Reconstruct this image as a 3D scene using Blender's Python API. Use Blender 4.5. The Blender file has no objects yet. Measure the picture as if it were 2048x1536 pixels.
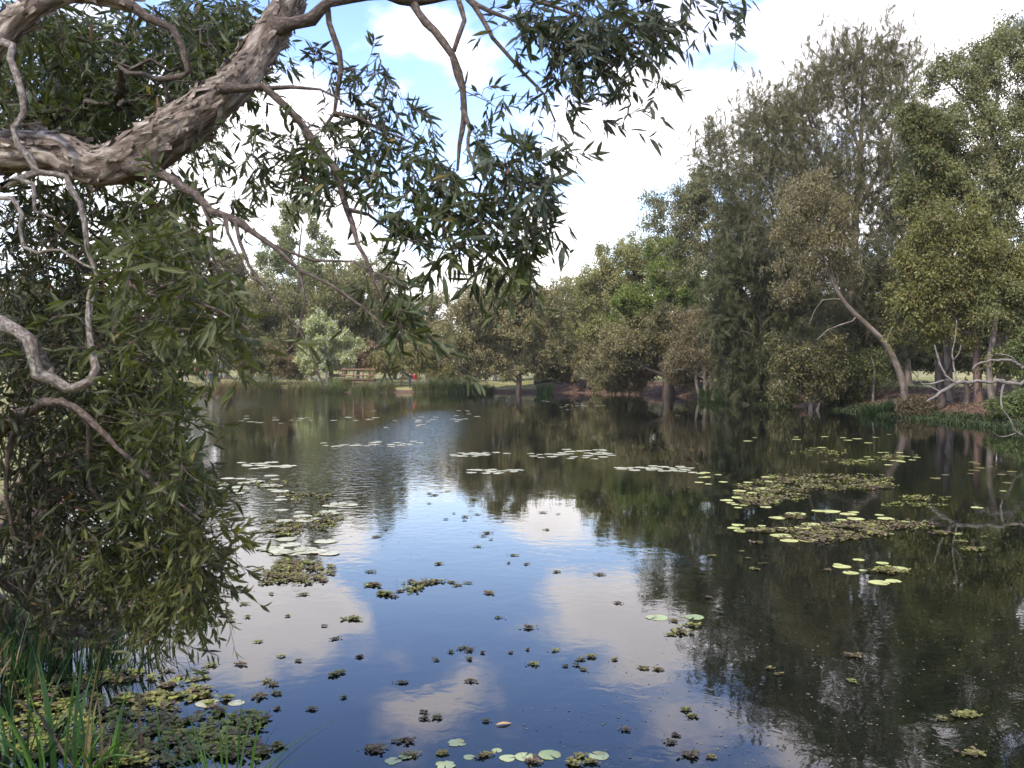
import bpy, bmesh, math, random
import numpy as np
from mathutils import Vector, Matrix, noise as mnoise

sc = bpy.context.scene
C = sc.collection
rng = np.random.default_rng(7)

# ------------------------------------------------------------------ camera
F = 1774.0            # focal length in pixels of the 2048 px wide photo
HZ = 746.0            # horizon row
EYE = 2.0             # eye height above the water
cam_d = bpy.data.cameras.new('camera')
cam = bpy.data.objects.new('camera', cam_d)
C.objects.link(cam)
cam.location = (0, 0, EYE)
cam.rotation_euler = (math.radians(90), 0, 0)
cam_d.sensor_width = 36.0
cam_d.lens = 36.0 * F / 2048.0
cam_d.shift_y = -(768 - HZ) / 2048.0
cam_d.clip_start = 0.05
cam_d.clip_end = 5000
cam_d.dof.use_dof = True
cam_d.dof.focus_distance = 45
cam_d.dof.aperture_fstop = 10
sc.camera = cam

def P(px, py, Y):
    """point at distance Y seen at photo pixel px,py"""
    return np.array([(px - 1024.0) / F * Y, Y, EYE + (HZ - py) / F * Y])

# ------------------------------------------------------------------ light
SUN_EL, SUN_AZ = math.radians(52), math.radians(205)   # azimuth clockwise from +Y (view direction)
sun_d = bpy.data.lights.new('sun', 'SUN')
sun = bpy.data.objects.new('sun', sun_d)
C.objects.link(sun)
sd = Vector((math.sin(SUN_AZ) * math.cos(SUN_EL), math.cos(SUN_AZ) * math.cos(SUN_EL), math.sin(SUN_EL)))
sun.rotation_euler = sd.to_track_quat('Z', 'Y').to_euler()
sun.location = (0, 0, 60)
sun_d.energy = 3.7
sun_d.angle = math.radians(2.0)
sun_d.color = (1.0, 0.92, 0.79)
sc.view_settings.view_transform = 'Standard'
sc.view_settings.look = 'None'
sc.view_settings.exposure = 0.52
sc.view_settings.gamma = 1.0
sc.cycles.max_bounces = 6
sc.cycles.diffuse_bounces = 3
sc.cycles.glossy_bounces = 3
sc.cycles.transmission_bounces = 3
sc.cycles.caustics_reflective = False
sc.cycles.caustics_refractive = False

# ------------------------------------------------------------------ world: sky with clouds
world = bpy.data.worlds.new('World')
sc.world = world
world.use_nodes = True
nt = world.node_tree
for n in list(nt.nodes):
    nt.nodes.remove(n)
def N(tree, typ, **kw):
    n = tree.nodes.new(typ)
    for k, v in kw.items():
        setattr(n, k, v)
    return n
def L(tree, a, b):
    tree.links.new(a, b)
def math_node(tree, op, a, b=None, c=None, clamp=False):
    n = N(tree, 'ShaderNodeMath', operation=op, use_clamp=clamp)
    for i, v in enumerate((a, b, c)):
        if v is None:
            continue
        if isinstance(v, (int, float)):
            n.inputs[i].default_value = v
        else:
            L(tree, v, n.inputs[i])
    return n.outputs[0]
def smooth(tree, val, lo, hi):
    n = N(tree, 'ShaderNodeMapRange', interpolation_type='SMOOTHSTEP')
    L(tree, val, n.inputs[0])
    n.inputs[1].default_value = lo
    n.inputs[2].default_value = hi
    return n.outputs[0]
SKY_STRENGTH = 0.1
sky = N(nt, 'ShaderNodeTexSky', sky_type='NISHITA')
sky.sun_disc = False
sky.sun_elevation = SUN_EL
sky.sun_rotation = SUN_AZ
sky.altitude = 50
sky.air_density = 1.0
sky.dust_density = 0.6
sky.ozone_density = 2.0
tc = N(nt, 'ShaderNodeTexCoord')
sep = N(nt, 'ShaderNodeSeparateXYZ')
L(nt, tc.outputs['Generated'], sep.inputs[0])
X, Y_, Z = sep.outputs
front = smooth(nt, Y_, 0.25, 0.5)
ysafe = math_node(nt, 'MAXIMUM', Y_, 0.2)
zabs = math_node(nt, 'ABSOLUTE', Z)
U = math_node(nt, 'DIVIDE', X, ysafe)
V = math_node(nt, 'DIVIDE', zabs, ysafe)
# cloud noise on a flattened dome, so that clouds get longer and thinner near the horizon
den = math_node(nt, 'ADD', zabs, 0.32)
cv = N(nt, 'ShaderNodeCombineXYZ')
L(nt, math_node(nt, 'DIVIDE', X, den), cv.inputs[0])
L(nt, math_node(nt, 'DIVIDE', Y_, den), cv.inputs[1])
cv.inputs[2].default_value = 3.7
nz = N(nt, 'ShaderNodeTexNoise', noise_dimensions='3D')
nz.inputs['Scale'].default_value = 4.6
nz.inputs['Detail'].default_value = 9
nz.inputs['Roughness'].default_value = 0.56
nz.inputs['Distortion'].default_value = 0.35
L(nt, cv.outputs[0], nz.inputs['Vector'])
dens = nz.outputs['Fac']
# where the photograph has cloud (+) and open blue (-): photo px, py, radii px, weight
BLOBS = [(1110, 455, 120, 75, .30), (1235, 280, 140, 55, .34), (585, 235, 125, 75, .38), (480, 400, 100, 50, .2), (660, 300, 60, 30, .2), (890, 95, 150, 60, .2),
         (740, 425, 80, 45, .26), (500, 420, 130, 60, .3), (860, 560, 130, 60, .3), (1380, 60, 150, 90, .12), (1650, 60, 300, 150, .3),
         (1240, 180, 130, 60, .14), (1900, 300, 260, 200, .2), (280, 300, 200, 200, .2), (1400, 240, 110, 60, .2), (1500, 620, 700, 70, .25), (300, 620, 500, 80, .25),
         (900, 430, 95, 90, -.34), (1190, 372, 130, 26, -.30), (1015, 400, 60, 60, -.14), (810, 250, 95, 95, -.2), (960, 250, 90, 80, -.2), (640, 60, 105, 85, -.2), (560, 180, 60, 60, -.05),
         (1120, 95, 120, 90, -.2), (1440, 110, 75, 75, -.22), (740, 330, 60, 40, -.2), (400, 60, 120, 70, -.25), (1330, -60, 200, 100, -.2), (800, -120, 300, 100, -.12), (1060, 330, 80, 30, -.12)]
uo = N(nt, 'ShaderNodeTexNoise', noise_dimensions='3D')   # ragged edges
uo.inputs['Scale'].default_value = 9
uo.inputs['Detail'].default_value = 5
L(nt, tc.outputs['Generated'], uo.inputs['Vector'])
so = N(nt, 'ShaderNodeSeparateColor')
L(nt, uo.outputs['Color'], so.inputs[0])
U2 = math_node(nt, 'MULTIPLY_ADD', math_node(nt, 'SUBTRACT', so.outputs[0], .5), 0.16, U)
V2 = math_node(nt, 'MULTIPLY_ADD', math_node(nt, 'SUBTRACT', so.outputs[1], .5), 0.12, V)
tot = None
for (bx, by, rx, ry, w) in BLOBS:
    a = math_node(nt, 'DIVIDE', math_node(nt, 'SUBTRACT', U2, (bx - 1024) / F), rx / F)
    b = math_node(nt, 'DIVIDE', math_node(nt, 'SUBTRACT', V2, (HZ - by) / F), ry / F)
    r2 = math_node(nt, 'ADD', math_node(nt, 'MULTIPLY', a, a), math_node(nt, 'MULTIPLY', b, b))
    g = math_node(nt, 'POWER', 2.0, math_node(nt, 'MULTIPLY', r2, -1.0))
    tot = math_node(nt, 'MULTIPLY_ADD', g, w, tot if tot is not None else 0.0)
bias = math_node(nt, 'MULTIPLY', tot, front)
d2 = math_node(nt, 'ADD', dens, bias)
cover = smooth(nt, d2, 0.42, 0.74)
# cloud brightness: thin edges bright, thick bases greyer, mauve towards the zenith
thick = smooth(nt, d2, 0.55, 1.0)
up = smooth(nt, zabs, 0.08, 0.5)
ccol = N(nt, 'ShaderNodeMix', data_type='RGBA')
L(nt, up, ccol.inputs[0])
ccol.inputs[6].default_value = (17.5, 17.0, 16.4, 1)
ccol.inputs[7].default_value = (15.5, 14.4, 16.0, 1)
ccol2 = N(nt, 'ShaderNodeMix', data_type='RGBA')
L(nt, math_node(nt, 'MULTIPLY', thick, 0.5), ccol2.inputs[0])
L(nt, ccol.outputs[2], ccol2.inputs[6])
ccol2.inputs[7].default_value = (12.5, 11.8, 13.0, 1)
skyc = N(nt, 'ShaderNodeMix', data_type='RGBA', blend_type='MULTIPLY')
skyc.inputs[0].default_value = 1.0
L(nt, sky.outputs[0], skyc.inputs[6])
skm = N(nt, 'ShaderNodeMix', data_type='RGBA')      # paler near the horizon, deeper blue higher up
L(nt, up, skm.inputs[0])
skm.inputs[6].default_value = (3.4, 3.0, 2.9, 1)
skm.inputs[7].default_value = (2.35, 2.55, 3.35, 1)
L(nt, skm.outputs[2], skyc.inputs[7])
mix = N(nt, 'ShaderNodeMix', data_type='RGBA')
L(nt, cover, mix.inputs[0])
L(nt, skyc.outputs[2], mix.inputs[6])
L(nt, ccol2.outputs[2], mix.inputs[7])
bg = N(nt, 'ShaderNodeBackground')
bg.inputs[1].default_value = SKY_STRENGTH
L(nt, mix.outputs[2], bg.inputs[0])
wo = N(nt, 'ShaderNodeOutputWorld')
L(nt, bg.outputs[0], wo.inputs[0])

# ------------------------------------------------------------------ helpers
def mk(name, V, faces, mat=None, parent=None, col=None, smooth_=False, uvw=None, midx=None):
    """one mesh object from numpy vertices and a list of face index arrays"""
    me = bpy.data.meshes.new(name)
    V = np.asarray(V, dtype=np.float32)
    faces = [np.asarray(f, dtype=np.int32) for f in faces if len(f)]
    me.vertices.add(len(V))
    me.vertices.foreach_set('co', V.ravel())
    loops = np.concatenate([f.ravel() for f in faces])
    tots = np.concatenate([np.full(len(f), f.shape[1], dtype=np.int32) for f in faces])
    starts = np.concatenate([[0], np.cumsum(tots)[:-1]]).astype(np.int32)
    me.loops.add(len(loops))
    me.loops.foreach_set('vertex_index', loops)
    me.polygons.add(len(tots))
    me.polygons.foreach_set('loop_start', starts)
    me.polygons.foreach_set('loop_total', tots)
    if midx is not None:
        me.polygons.foreach_set('material_index', np.asarray(midx, dtype=np.int32))
    me.polygons.foreach_set('use_smooth', np.full(len(tots), smooth_, dtype=bool))
    me.update(calc_edges=True)
    if col is not None:
        a = me.attributes.new('tint', 'FLOAT_COLOR', 'POINT')
        c4 = np.ones((len(V), 4), dtype=np.float32)
        c4[:, :3] = col
        a.data.foreach_set('color', c4.ravel())
    if uvw is not None:
        a = me.attributes.new('grain', 'FLOAT_VECTOR', 'POINT')
        a.data.foreach_set('vector', np.asarray(uvw, dtype=np.float32).ravel())
    for m in (mat if isinstance(mat, (list, tuple)) else [mat]):
        if m:
            me.materials.append(m)
    o = bpy.data.objects.new(name, me)
    C.objects.link(o)
    if parent is not None:
        o.parent = parent
        o.matrix_parent_inverse = Matrix.Translation(parent.location).inverted()
    return o

def tag(o, label=None, cat=None, group=None, kind=None):
    if label: o['label'] = label
    if cat: o['category'] = cat
    if group: o['group'] = group
    if kind: o['kind'] = kind
    return o

def thing(name, label, cat, loc=(0, 0, 0), group=None):
    o = bpy.data.objects.new(name, None)
    C.objects.link(o)
    o.location = tuple(float(v) for v in loc)
    o.empty_display_size = 0.2
    return tag(o, label, cat, group)

class MB:
    """collects verts and faces of several shapes for ONE mesh"""
    def __init__(s):
        s.V, s.F, s.C, s.G, s.n = [], {}, [], [], 0
    def add(s, V, faces, col=None, grain=None):
        V = np.asarray(V, dtype=float)
        for f in faces:
            f = np.asarray(f, dtype=np.int64)
            if len(f):
                s.F.setdefault(f.shape[1], []).append(f + s.n)
        s.V.append(V)
        s.C.append(np.broadcast_to(np.asarray(col if col is not None else (1, 1, 1), dtype=float), (len(V), 3)))
        s.G.append(grain if grain is not None else V)
        s.n += len(V)
    def build(s, name, mat=None, parent=None, smooth_=False, use_col=True, use_grain=False):
        return mk(name, np.concatenate(s.V), [np.concatenate(f) for f in s.F.values()], mat, parent,
                  np.concatenate(s.C) if use_col else None, smooth_, np.concatenate(s.G) if use_grain else None)

def norm(v):
    v = np.asarray(v, dtype=float)
    return v / np.maximum(np.linalg.norm(v, axis=-1, keepdims=True), 1e-9)

def tube(mb, pts, rad, sides=6, col=None, wob=0.0, cap=True):
    """swept tube with parallel transport frames"""
    pts = np.asarray(pts, dtype=float)
    rad = np.broadcast_to(np.asarray(rad, dtype=float), (len(pts),))
    T = norm(np.gradient(pts, axis=0))
    a = np.array([0, 0, 1.0]) if abs(T[0][2]) < .9 else np.array([1.0, 0, 0])
    n = norm(np.cross(T[0], a))
    ang = np.arange(sides) * 2 * math.pi / sides
    V, G = [], []
    s = 0.0
    for i in range(len(pts)):
        n = norm(n - T[i] * np.dot(n, T[i]))
        b = np.cross(T[i], n)
        r = rad[i] * (1 + (wob * rng.uniform(-1, 1, sides) if wob else 0))
        V.append(pts[i] + np.outer(np.cos(ang) * r, n) + np.outer(np.sin(ang) * r, b))
        if i:
            s += np.linalg.norm(pts[i] - pts[i - 1])
        G.append(np.stack([np.full(sides, s), np.cos(ang) * rad[i], np.sin(ang) * rad[i]], 1))
    V = np.concatenate(V)
    G = np.concatenate(G)
    i = np.arange(len(pts) - 1)[:, None] * sides
    j = np.arange(sides)[None, :]
    k = (j + 1) % sides
    Fq = np.stack([i + j, i + k, i + sides + k, i + sides + j], -1).reshape(-1, 4)
    faces = [Fq]
    if cap:
        faces.append(np.array([[(len(pts) - 1) * sides + q for q in range(sides)]]))
        faces.append(np.array([[q for q in range(sides)][::-1]]))
    mb.add(V, faces, col, G)

def box(mb, c, h, R=None, col=None, bev=0.0):
    c, h = np.asarray(c, float), np.asarray(h, float)
    s = np.array([[x, y, z] for z in (-1, 1) for y in (-1, 1) for x in (-1, 1)], float) * h
    if R is not None:
        s = s @ np.asarray(R).T
    mb.add(s + c, [[[0, 2, 3, 1], [4, 5, 7, 6], [0, 1, 5, 4], [2, 6, 7, 3], [0, 4, 6, 2], [1, 3, 7, 5]]], col)

def smooth_path(pts, step):
    """Catmull-Rom through the points, resampled to about `step`; extra columns (radius) ride along"""
    pts = np.asarray(pts, float)
    out = []
    n = len(pts)
    for i in range(n - 1):
        p0, p1, p2, p3 = pts[max(i - 1, 0)], pts[i], pts[i + 1], pts[min(i + 2, n - 1)]
        m = max(1, int(round(np.linalg.norm((p2 - p1)[:3]) / step)))
        for t in np.arange(m) / m:
            out.append(.5 * ((2 * p1) + (-p0 + p2) * t + (2 * p0 - 5 * p1 + 4 * p2 - p3) * t * t + (-p0 + 3 * p1 - 3 * p2 + p3) * t ** 3))
    out.append(pts[-1])
    return np.array(out)

def rand_dirs(n, r=rng):
    v = r.normal(size=(n, 3))
    return norm(v)

def quad_leaves(mb, pos, dirs, Ln, Wd, col, r=rng):
    """one diamond per leaf, for foliage that is far away"""
    n = len(pos)
    side = norm(np.cross(dirs, rand_dirs(n, r)))
    Ln = np.broadcast_to(Ln, (n,))[:, None]
    Wd = np.broadcast_to(Wd, (n,))[:, None]
    mid = pos + dirs * Ln * .45
    V = np.stack([pos, mid + side * Wd / 2, pos + dirs * Ln, mid - side * Wd / 2], 1).reshape(-1, 3)
    mb.add(V, [np.arange(4 * n).reshape(n, 4)], np.repeat(np.broadcast_to(col, (n, 3)), 4, axis=0))

def fine_leaves(mb, pos, dirs, nrm, Ln, Wd, curl, col):
    """lance-shaped leaves folded along the midrib"""
    n = len(pos)
    if n == 0:
        return
    nrm = norm(nrm - dirs * np.sum(nrm * dirs, 1, keepdims=True))
    side = np.cross(dirs, nrm)
    Ln, Wd, curl = Ln[:, None], Wd[:, None], curl[:, None]
    def mid(t):
        return pos + dirs * Ln * t - nrm * curl * Ln * t * t
    V = [mid(0.0)]
    for t, w in ((.22, .72), (.5, 1.0), (.78, .6)):
        m = mid(t)
        up = nrm * Wd * w * .16
        V += [m + side * Wd * w * .5 + up, m, m - side * Wd * w * .5 + up]
    V.append(mid(1.0))
    V = np.stack(V, 1).reshape(-1, 3)
    b = np.arange(n)[:, None] * 11
    tris = np.concatenate([b + np.array([q]) for q in ((0, 1, 2), (0, 2, 3), (7, 10, 8), (8, 10, 9))])
    quads = np.concatenate([b + np.array([q]) for q in ((1, 4, 5, 2), (2, 5, 6, 3), (4, 7, 8, 5), (5, 8, 9, 6))])
    mb.add(V, [tris, quads], np.repeat(col, 11, axis=0))

# ------------------------------------------------------------------ materials
def mat(name):
    m = bpy.data.materials.new(name)
    m.use_nodes = True
    t = m.node_tree
    return m, t, t.nodes['Principled BSDF'], t.nodes['Material Output']

def leaf_mat(name, trans=0.3, rough=0.5, spec=0.4):
    m, t, p, out = mat(name)
    a = N(t, 'ShaderNodeAttribute', attribute_name='tint')
    L(t, a.outputs['Color'], p.inputs['Base Color'])
    p.inputs['Roughness'].default_value = rough
    p.inputs['Specular IOR Level'].default_value = spec
    if trans:
        tr = N(t, 'ShaderNodeBsdfTranslucent')
        g = N(t, 'ShaderNodeMix', data_type='RGBA', blend_type='MULTIPLY')
        g.inputs[0].default_value = 1
        L(t, a.outputs['Color'], g.inputs[6])
        g.inputs[7].default_value = (1.5, 1.6, .7, 1)
        L(t, g.outputs[2], tr.inputs[0])
        ms = N(t, 'ShaderNodeMixShader')
        ms.inputs[0].default_value = trans
        L(t, p.outputs[0], ms.inputs[1])
        L(t, tr.outputs[0], ms.inputs[2])
        L(t, ms.outputs[0], out.inputs[0])
    return m
M_LEAF = leaf_mat('foliage', .25, .55, .3)
M_NEAR = leaf_mat('near_leaves', .3, .5, .28)
M_GRASS = leaf_mat('grass_blades', .3, .5, .35)
M_PAD = leaf_mat('lily_pad', 0, .5, .2)
def blotch(m, scale, amount, brown):
    """browning patches, each copy different"""
    t = m.node_tree
    p = t.nodes['Principled BSDF']
    src = p.inputs['Base Color'].links[0].from_socket
    co = N(t, 'ShaderNodeNewGeometry')
    nz_ = N(t, 'ShaderNodeTexNoise'); nz_.inputs['Scale'].default_value = scale; nz_.inputs['Detail'].default_value = 6
    L(t, co.outputs['Position'], nz_.inputs['Vector'])
    mx_ = N(t, 'ShaderNodeMix', data_type='RGBA')
    L(t, math_node(t, 'MULTIPLY', smooth(t, nz_.outputs['Fac'], .5, .68), amount), mx_.inputs[0])
    L(t, src, mx_.inputs[6]); mx_.inputs[7].default_value = (*brown, 1)
    L(t, mx_.outputs[2], p.inputs['Base Color'])
blotch(M_PAD, 14, .55, (.17, .13, .05))
M_FERN = leaf_mat('water_fern', .1, .6, .3)
M_PAINT = leaf_mat('tinted', 0, .75, .25)

def bark_mat(name, c0, c1, c2, scale=6, stretch=.25, bump=.5, rough=.9, dist=.02):
    m, t, p, out = mat(name)
    a = N(t, 'ShaderNodeAttribute', attribute_name='grain')
    mp = N(t, 'ShaderNodeMapping')
    mp.inputs['Scale'].default_value = (stretch, 1, 1)
    L(t, a.outputs['Vector'], mp.inputs[0])
    n1 = N(t, 'ShaderNodeTexNoise')
    n1.inputs['Scale'].default_value = scale
    n1.inputs['Detail'].default_value = 8
    n1.inputs['Roughness'].default_value = .65
    n1.inputs['Distortion'].default_value = .6
    L(t, mp.outputs[0], n1.inputs['Vector'])
    cr = N(t, 'ShaderNodeValToRGB')
    cr.color_ramp.elements[0].position = .3
    cr.color_ramp.elements[0].color = (*c0, 1)
    cr.color_ramp.elements[1].position = .7
    cr.color_ramp.elements[1].color = (*c2, 1)
    e = cr.color_ramp.elements.new(.5)
    e.color = (*c1, 1)
    L(t, n1.outputs['Fac'], cr.inputs[0])
    L(t, cr.outputs[0], p.inputs['Base Color'])
    p.inputs['Roughness'].default_value = rough
    p.inputs['Specular IOR Level'].default_value = .2
    bp = N(t, 'ShaderNodeBump')
    bp.inputs['Strength'].default_value = bump
    bp.inputs['Distance'].default_value = dist
    L(t, n1.outputs['Fac'], bp.inputs['Height'])
    L(t, bp.outputs[0], p.inputs['Normal'])
    return m
M_PAPER = bark_mat('paperbark', (.03, .02, .015), (.16, .122, .094), (.46, .4, .33), 36, .26, 1.0, .95, .02)
M_TWIG = bark_mat('twig_bark', (.026, .019, .015), (.065, .048, .037), (.17, .135, .11), 130, .35, .7, .9, .004)
M_PALE = bark_mat('lichen_bark', (.04, .03, .024), (.13, .105, .085), (.34, .31, .27), 110, .45, .8, .9, .006)
M_BARK = bark_mat('dark_bark', (.03, .022, .017), (.07, .052, .04), (.13, .1, .08), 5, .2, .7)
M_BARKG = bark_mat('grey_bark', (.06, .045, .034), (.14, .11, .085), (.26, .215, .17), 5, .3, .6)
M_BARKP = bark_mat('pale_gum_bark', (.2, .17, .14), (.36, .32, .28), (.52, .48, .43), 3, .3, .3)
M_BARKB = bark_mat('red_brown_bark', (.05, .03, .022), (.12, .075, .055), (.2, .14, .11), 5, .2, .6)
M_DEAD = bark_mat('dead_wood', (.06, .048, .037), (.16, .135, .11), (.32, .28, .235), 40, .25, .7)
M_TIMBER = bark_mat('deck_timber', (.1, .06, .035), (.2, .12, .07), (.28, .18, .11), 9, .1, .3)
# ------------------------------------------------------------------ ground and water
POND = np.array([(-3.4, 3.9), (-1.8, 3.1), (.5, 2.6), (3, 2.4), (7, 3.5), (11, 8), (13.5, 15), (14.6, 22), (16.8, 27), (18.4, 31), (18.2, 36), (18.4, 41),
                 (18.2, 48), (16.4, 56), (15.2, 66), (14.5, 76), (12.5, 84), (8, 88.5), (2, 91), (-4, 92), (-12, 91), (-20, 92), (-30, 91), (-38, 88),
                 (-34, 70), (-26, 52), (-17, 36), (-10, 21), (-6.2, 12), (-4.4, 9.4), (-3.3, 7.8), (-2.95, 6.9), (-3.3, 6.1), (-4.2, 5.4), (-4.5, 4.6)], float)
POND = np.concatenate([smooth_path(np.c_[np.vstack([POND, POND[:1]]), np.zeros(len(POND) + 1)], 2.0)[:-1, :2]])
def shore_dist(x, y):
    """signed distance to the pond edge, positive on land"""
    p = np.stack([np.ravel(x), np.ravel(y)], 1)
    A, B = POND, np.roll(POND, -1, axis=0)
    best = np.full(len(p), 1e9)
    inside = np.zeros(len(p), bool)
    for a, b in zip(A, B):
        ab = b - a
        t = np.clip(((p - a) @ ab) / max(ab @ ab, 1e-9), 0, 1)
        best = np.minimum(best, np.hypot(*(p - a - t[:, None] * ab).T))
        c = ((a[1] > p[:, 1]) != (b[1] > p[:, 1]))
        xi = a[0] + (p[:, 1] - a[1]) / (b[1] - a[1] + 1e-12) * ab[0]
        inside ^= c & (p[:, 0] < xi)
    return np.where(inside, -best, best)
def sstep(v, a, b):
    t = np.clip((v - a) / (b - a), 0, 1)
    return t * t * (3 - 2 * t)
def gz(x, y):
    x, y = np.atleast_1d(np.asarray(x, float)), np.atleast_1d(np.asarray(y, float))
    d = shore_dist(x, y).reshape(x.shape)
    dp = np.maximum(d, 0)
    right = sstep(x, -2, 6) * sstep(y, 18, 34)
    hr = 1.05 * (1 - np.exp(-dp / 2.6)) + .012 * dp
    hl = .38 * (1 - np.exp(-dp / .7)) + .019 * dp
    h = np.minimum(hl * (1 - right) + hr * right, 3.2)
    h = h + (.05 * np.sin(x * 1.7 + y * .6) + .05 * np.sin(y * 1.3 - x * .8) + .03 * np.sin(x * 4.1 + y * 3.3)) * sstep(dp, .1, 1.5)
    return np.where(d < 0, np.maximum(d * .3, -.9), h)
def gpt(px, Y):
    """ground point under photo column px at distance Y"""
    x = (px - 1024) / F * Y
    return np.array([x, Y, gz(x, Y)[0]])

xs = np.concatenate([[-900, -600, -400, -260, -180, -130, -100, -80], np.arange(-64, 44, .6), [50, 60, 75, 100, 140, 200, 300, 450, 650, 900]])
ys = np.concatenate([[-300, -150, -80, -40, -20, -10], np.arange(-4, 112, .6), [116, 122, 130, 140, 155, 175, 200, 240, 300, 400, 550, 800, 1300, 2000]])
gx, gy = np.meshgrid(xs, ys)
gzv = gz(gx.ravel(), gy.ravel())
dd = shore_dist(gx.ravel(), gy.ravel())
soil = np.clip(sstep(gx.ravel(), -1, 8) * sstep(-dd, -11, -4) + sstep(-dd, -1.2, -.3), 0, 1)
nx, ny = len(xs), len(ys)
i = np.arange(ny - 1)[:, None] * nx
j = np.arange(nx - 1)[None, :]
Fg = np.stack([i + j, i + j + 1, i + nx + j + 1, i + nx + j], -1).reshape(-1, 4)
m, t, p, out = mat('park_ground')
a = N(t, 'ShaderNodeAttribute', attribute_name='tint')
sr = N(t, 'ShaderNodeSeparateColor')
L(t, a.outputs['Color'], sr.inputs[0])
ge = N(t, 'ShaderNodeNewGeometry')
n1 = N(t, 'ShaderNodeTexNoise'); n1.inputs['Scale'].default_value = .35; n1.inputs['Detail'].default_value = 8
n2 = N(t, 'ShaderNodeTexNoise'); n2.inputs['Scale'].default_value = 7; n2.inputs['Detail'].default_value = 8
L(t, ge.outputs['Position'], n1.inputs['Vector']); L(t, ge.outputs['Position'], n2.inputs['Vector'])
cg = N(t, 'ShaderNodeValToRGB')
cg.color_ramp.elements[0].position = .35; cg.color_ramp.elements[0].color = (.14, .145, .042, 1)
cg.color_ramp.elements[1].position = .65; cg.color_ramp.elements[1].color = (.3, .26, .12, 1)
L(t, n1.outputs['Fac'], cg.inputs[0])
cs = N(t, 'ShaderNodeValToRGB')
cs.color_ramp.elements[0].position = .3; cs.color_ramp.elements[0].color = (.05, .03, .02, 1)
cs.color_ramp.elements[1].position = .72; cs.color_ramp.elements[1].color = (.18, .11, .075, 1)
L(t, n2.outputs['Fac'], cs.inputs[0])
sf = math_node(t, 'ADD', sr.outputs[0], math_node(t, 'MULTIPLY', math_node(t, 'SUBTRACT', n1.outputs['Fac'], .5), 1.2))
mx = N(t, 'ShaderNodeMix', data_type='RGBA')
L(t, smooth(t, sf, .3, .7), mx.inputs[0]); L(t, cg.outputs[0], mx.inputs[6]); L(t, cs.outputs[0], mx.inputs[7])
L(t, mx.outputs[2], p.inputs['Base Color'])
p.inputs['Roughness'].default_value = .95; p.inputs['Specular IOR Level'].default_value = .15
bp = N(t, 'ShaderNodeBump'); bp.inputs['Strength'].default_value = .6; bp.inputs['Distance'].default_value = .08
L(t, n2.outputs['Fac'], bp.inputs['Height']); L(t, bp.outputs[0], p.inputs['Normal'])
tag(mk('ground', np.c_[gx.ravel(), gy.ravel(), gzv], [Fg], m, None, np.c_[soil, soil, soil], True), kind='structure')

# water: one sheet a little wider than the pond, the banks cut it off
m, t, p, out = mat('pond_water')
p.inputs['Base Color'].default_value = (.005, .0065, .004, 1)
p.inputs['Roughness'].default_value = .012
p.inputs['IOR'].default_value = 1.42
ge = N(t, 'ShaderNodeNewGeometry')
mp = N(t, 'ShaderNodeMapping'); mp.inputs['Scale'].default_value = (1.0, 1.0, 1)
L(t, ge.outputs['Position'], mp.inputs[0])
r1 = N(t, 'ShaderNodeTexNoise'); r1.inputs['Scale'].default_value = 5.5; r1.inputs['Detail'].default_value = 3; r1.inputs['Roughness'].default_value = .5; r1.inputs['Distortion'].default_value = .4
r2 = N(t, 'ShaderNodeTexNoise'); r2.inputs['Scale'].default_value = .9; r2.inputs['Detail'].default_value = 2
pm = N(t, 'ShaderNodeTexNoise'); pm.inputs['Scale'].default_value = .16; pm.inputs['Detail'].default_value = 3   # breezy patches
for r in (r1, r2, pm):
    L(t, mp.outputs[0], r.inputs['Vector'])
sp = N(t, 'ShaderNodeSeparateXYZ'); L(t, ge.outputs['Position'], sp.inputs[0])
patch = smooth(t, pm.outputs['Fac'], .38, .66)
def gust(cx, cy, rx, ry):
    a_ = math_node(t, 'DIVIDE', math_node(t, 'SUBTRACT', sp.outputs[0], cx), rx)
    b_ = math_node(t, 'DIVIDE', math_node(t, 'SUBTRACT', sp.outputs[1], cy), ry)
    return math_node(t, 'POWER', 2.0, math_node(t, 'MULTIPLY', math_node(t, 'ADD', math_node(t, 'MULTIPLY', a_, a_), math_node(t, 'MULTIPLY', b_, b_)), -1.0))
gusts = math_node(t, 'ADD', gust(-3.5, 35, 1.5, 13), gust(-20, 52, 5, 22))   # strips ruffled by the wind
hh = math_node(t, 'ADD', math_node(t, 'MULTIPLY', r1.outputs['Fac'], math_node(t, 'ADD', math_node(t, 'MULTIPLY_ADD', patch, .7, .06), math_node(t, 'MULTIPLY', gusts, 15.0))), math_node(t, 'MULTIPLY', r2.outputs['Fac'], .9))
bp = N(t, 'ShaderNodeBump'); bp.inputs['Strength'].default_value = 1.0; bp.inputs['Distance'].default_value = .0024
L(t, hh, bp.inputs['Height']); L(t, bp.outputs[0], p.inputs['Normal'])
wv = np.array([(-45, 1.0, 0), (24, 1.0, 0), (24, 97, 0), (-45, 97, 0)], float)
tag(mk('water', wv, [[[0, 1, 2, 3]]], m), kind='structure')

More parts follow.
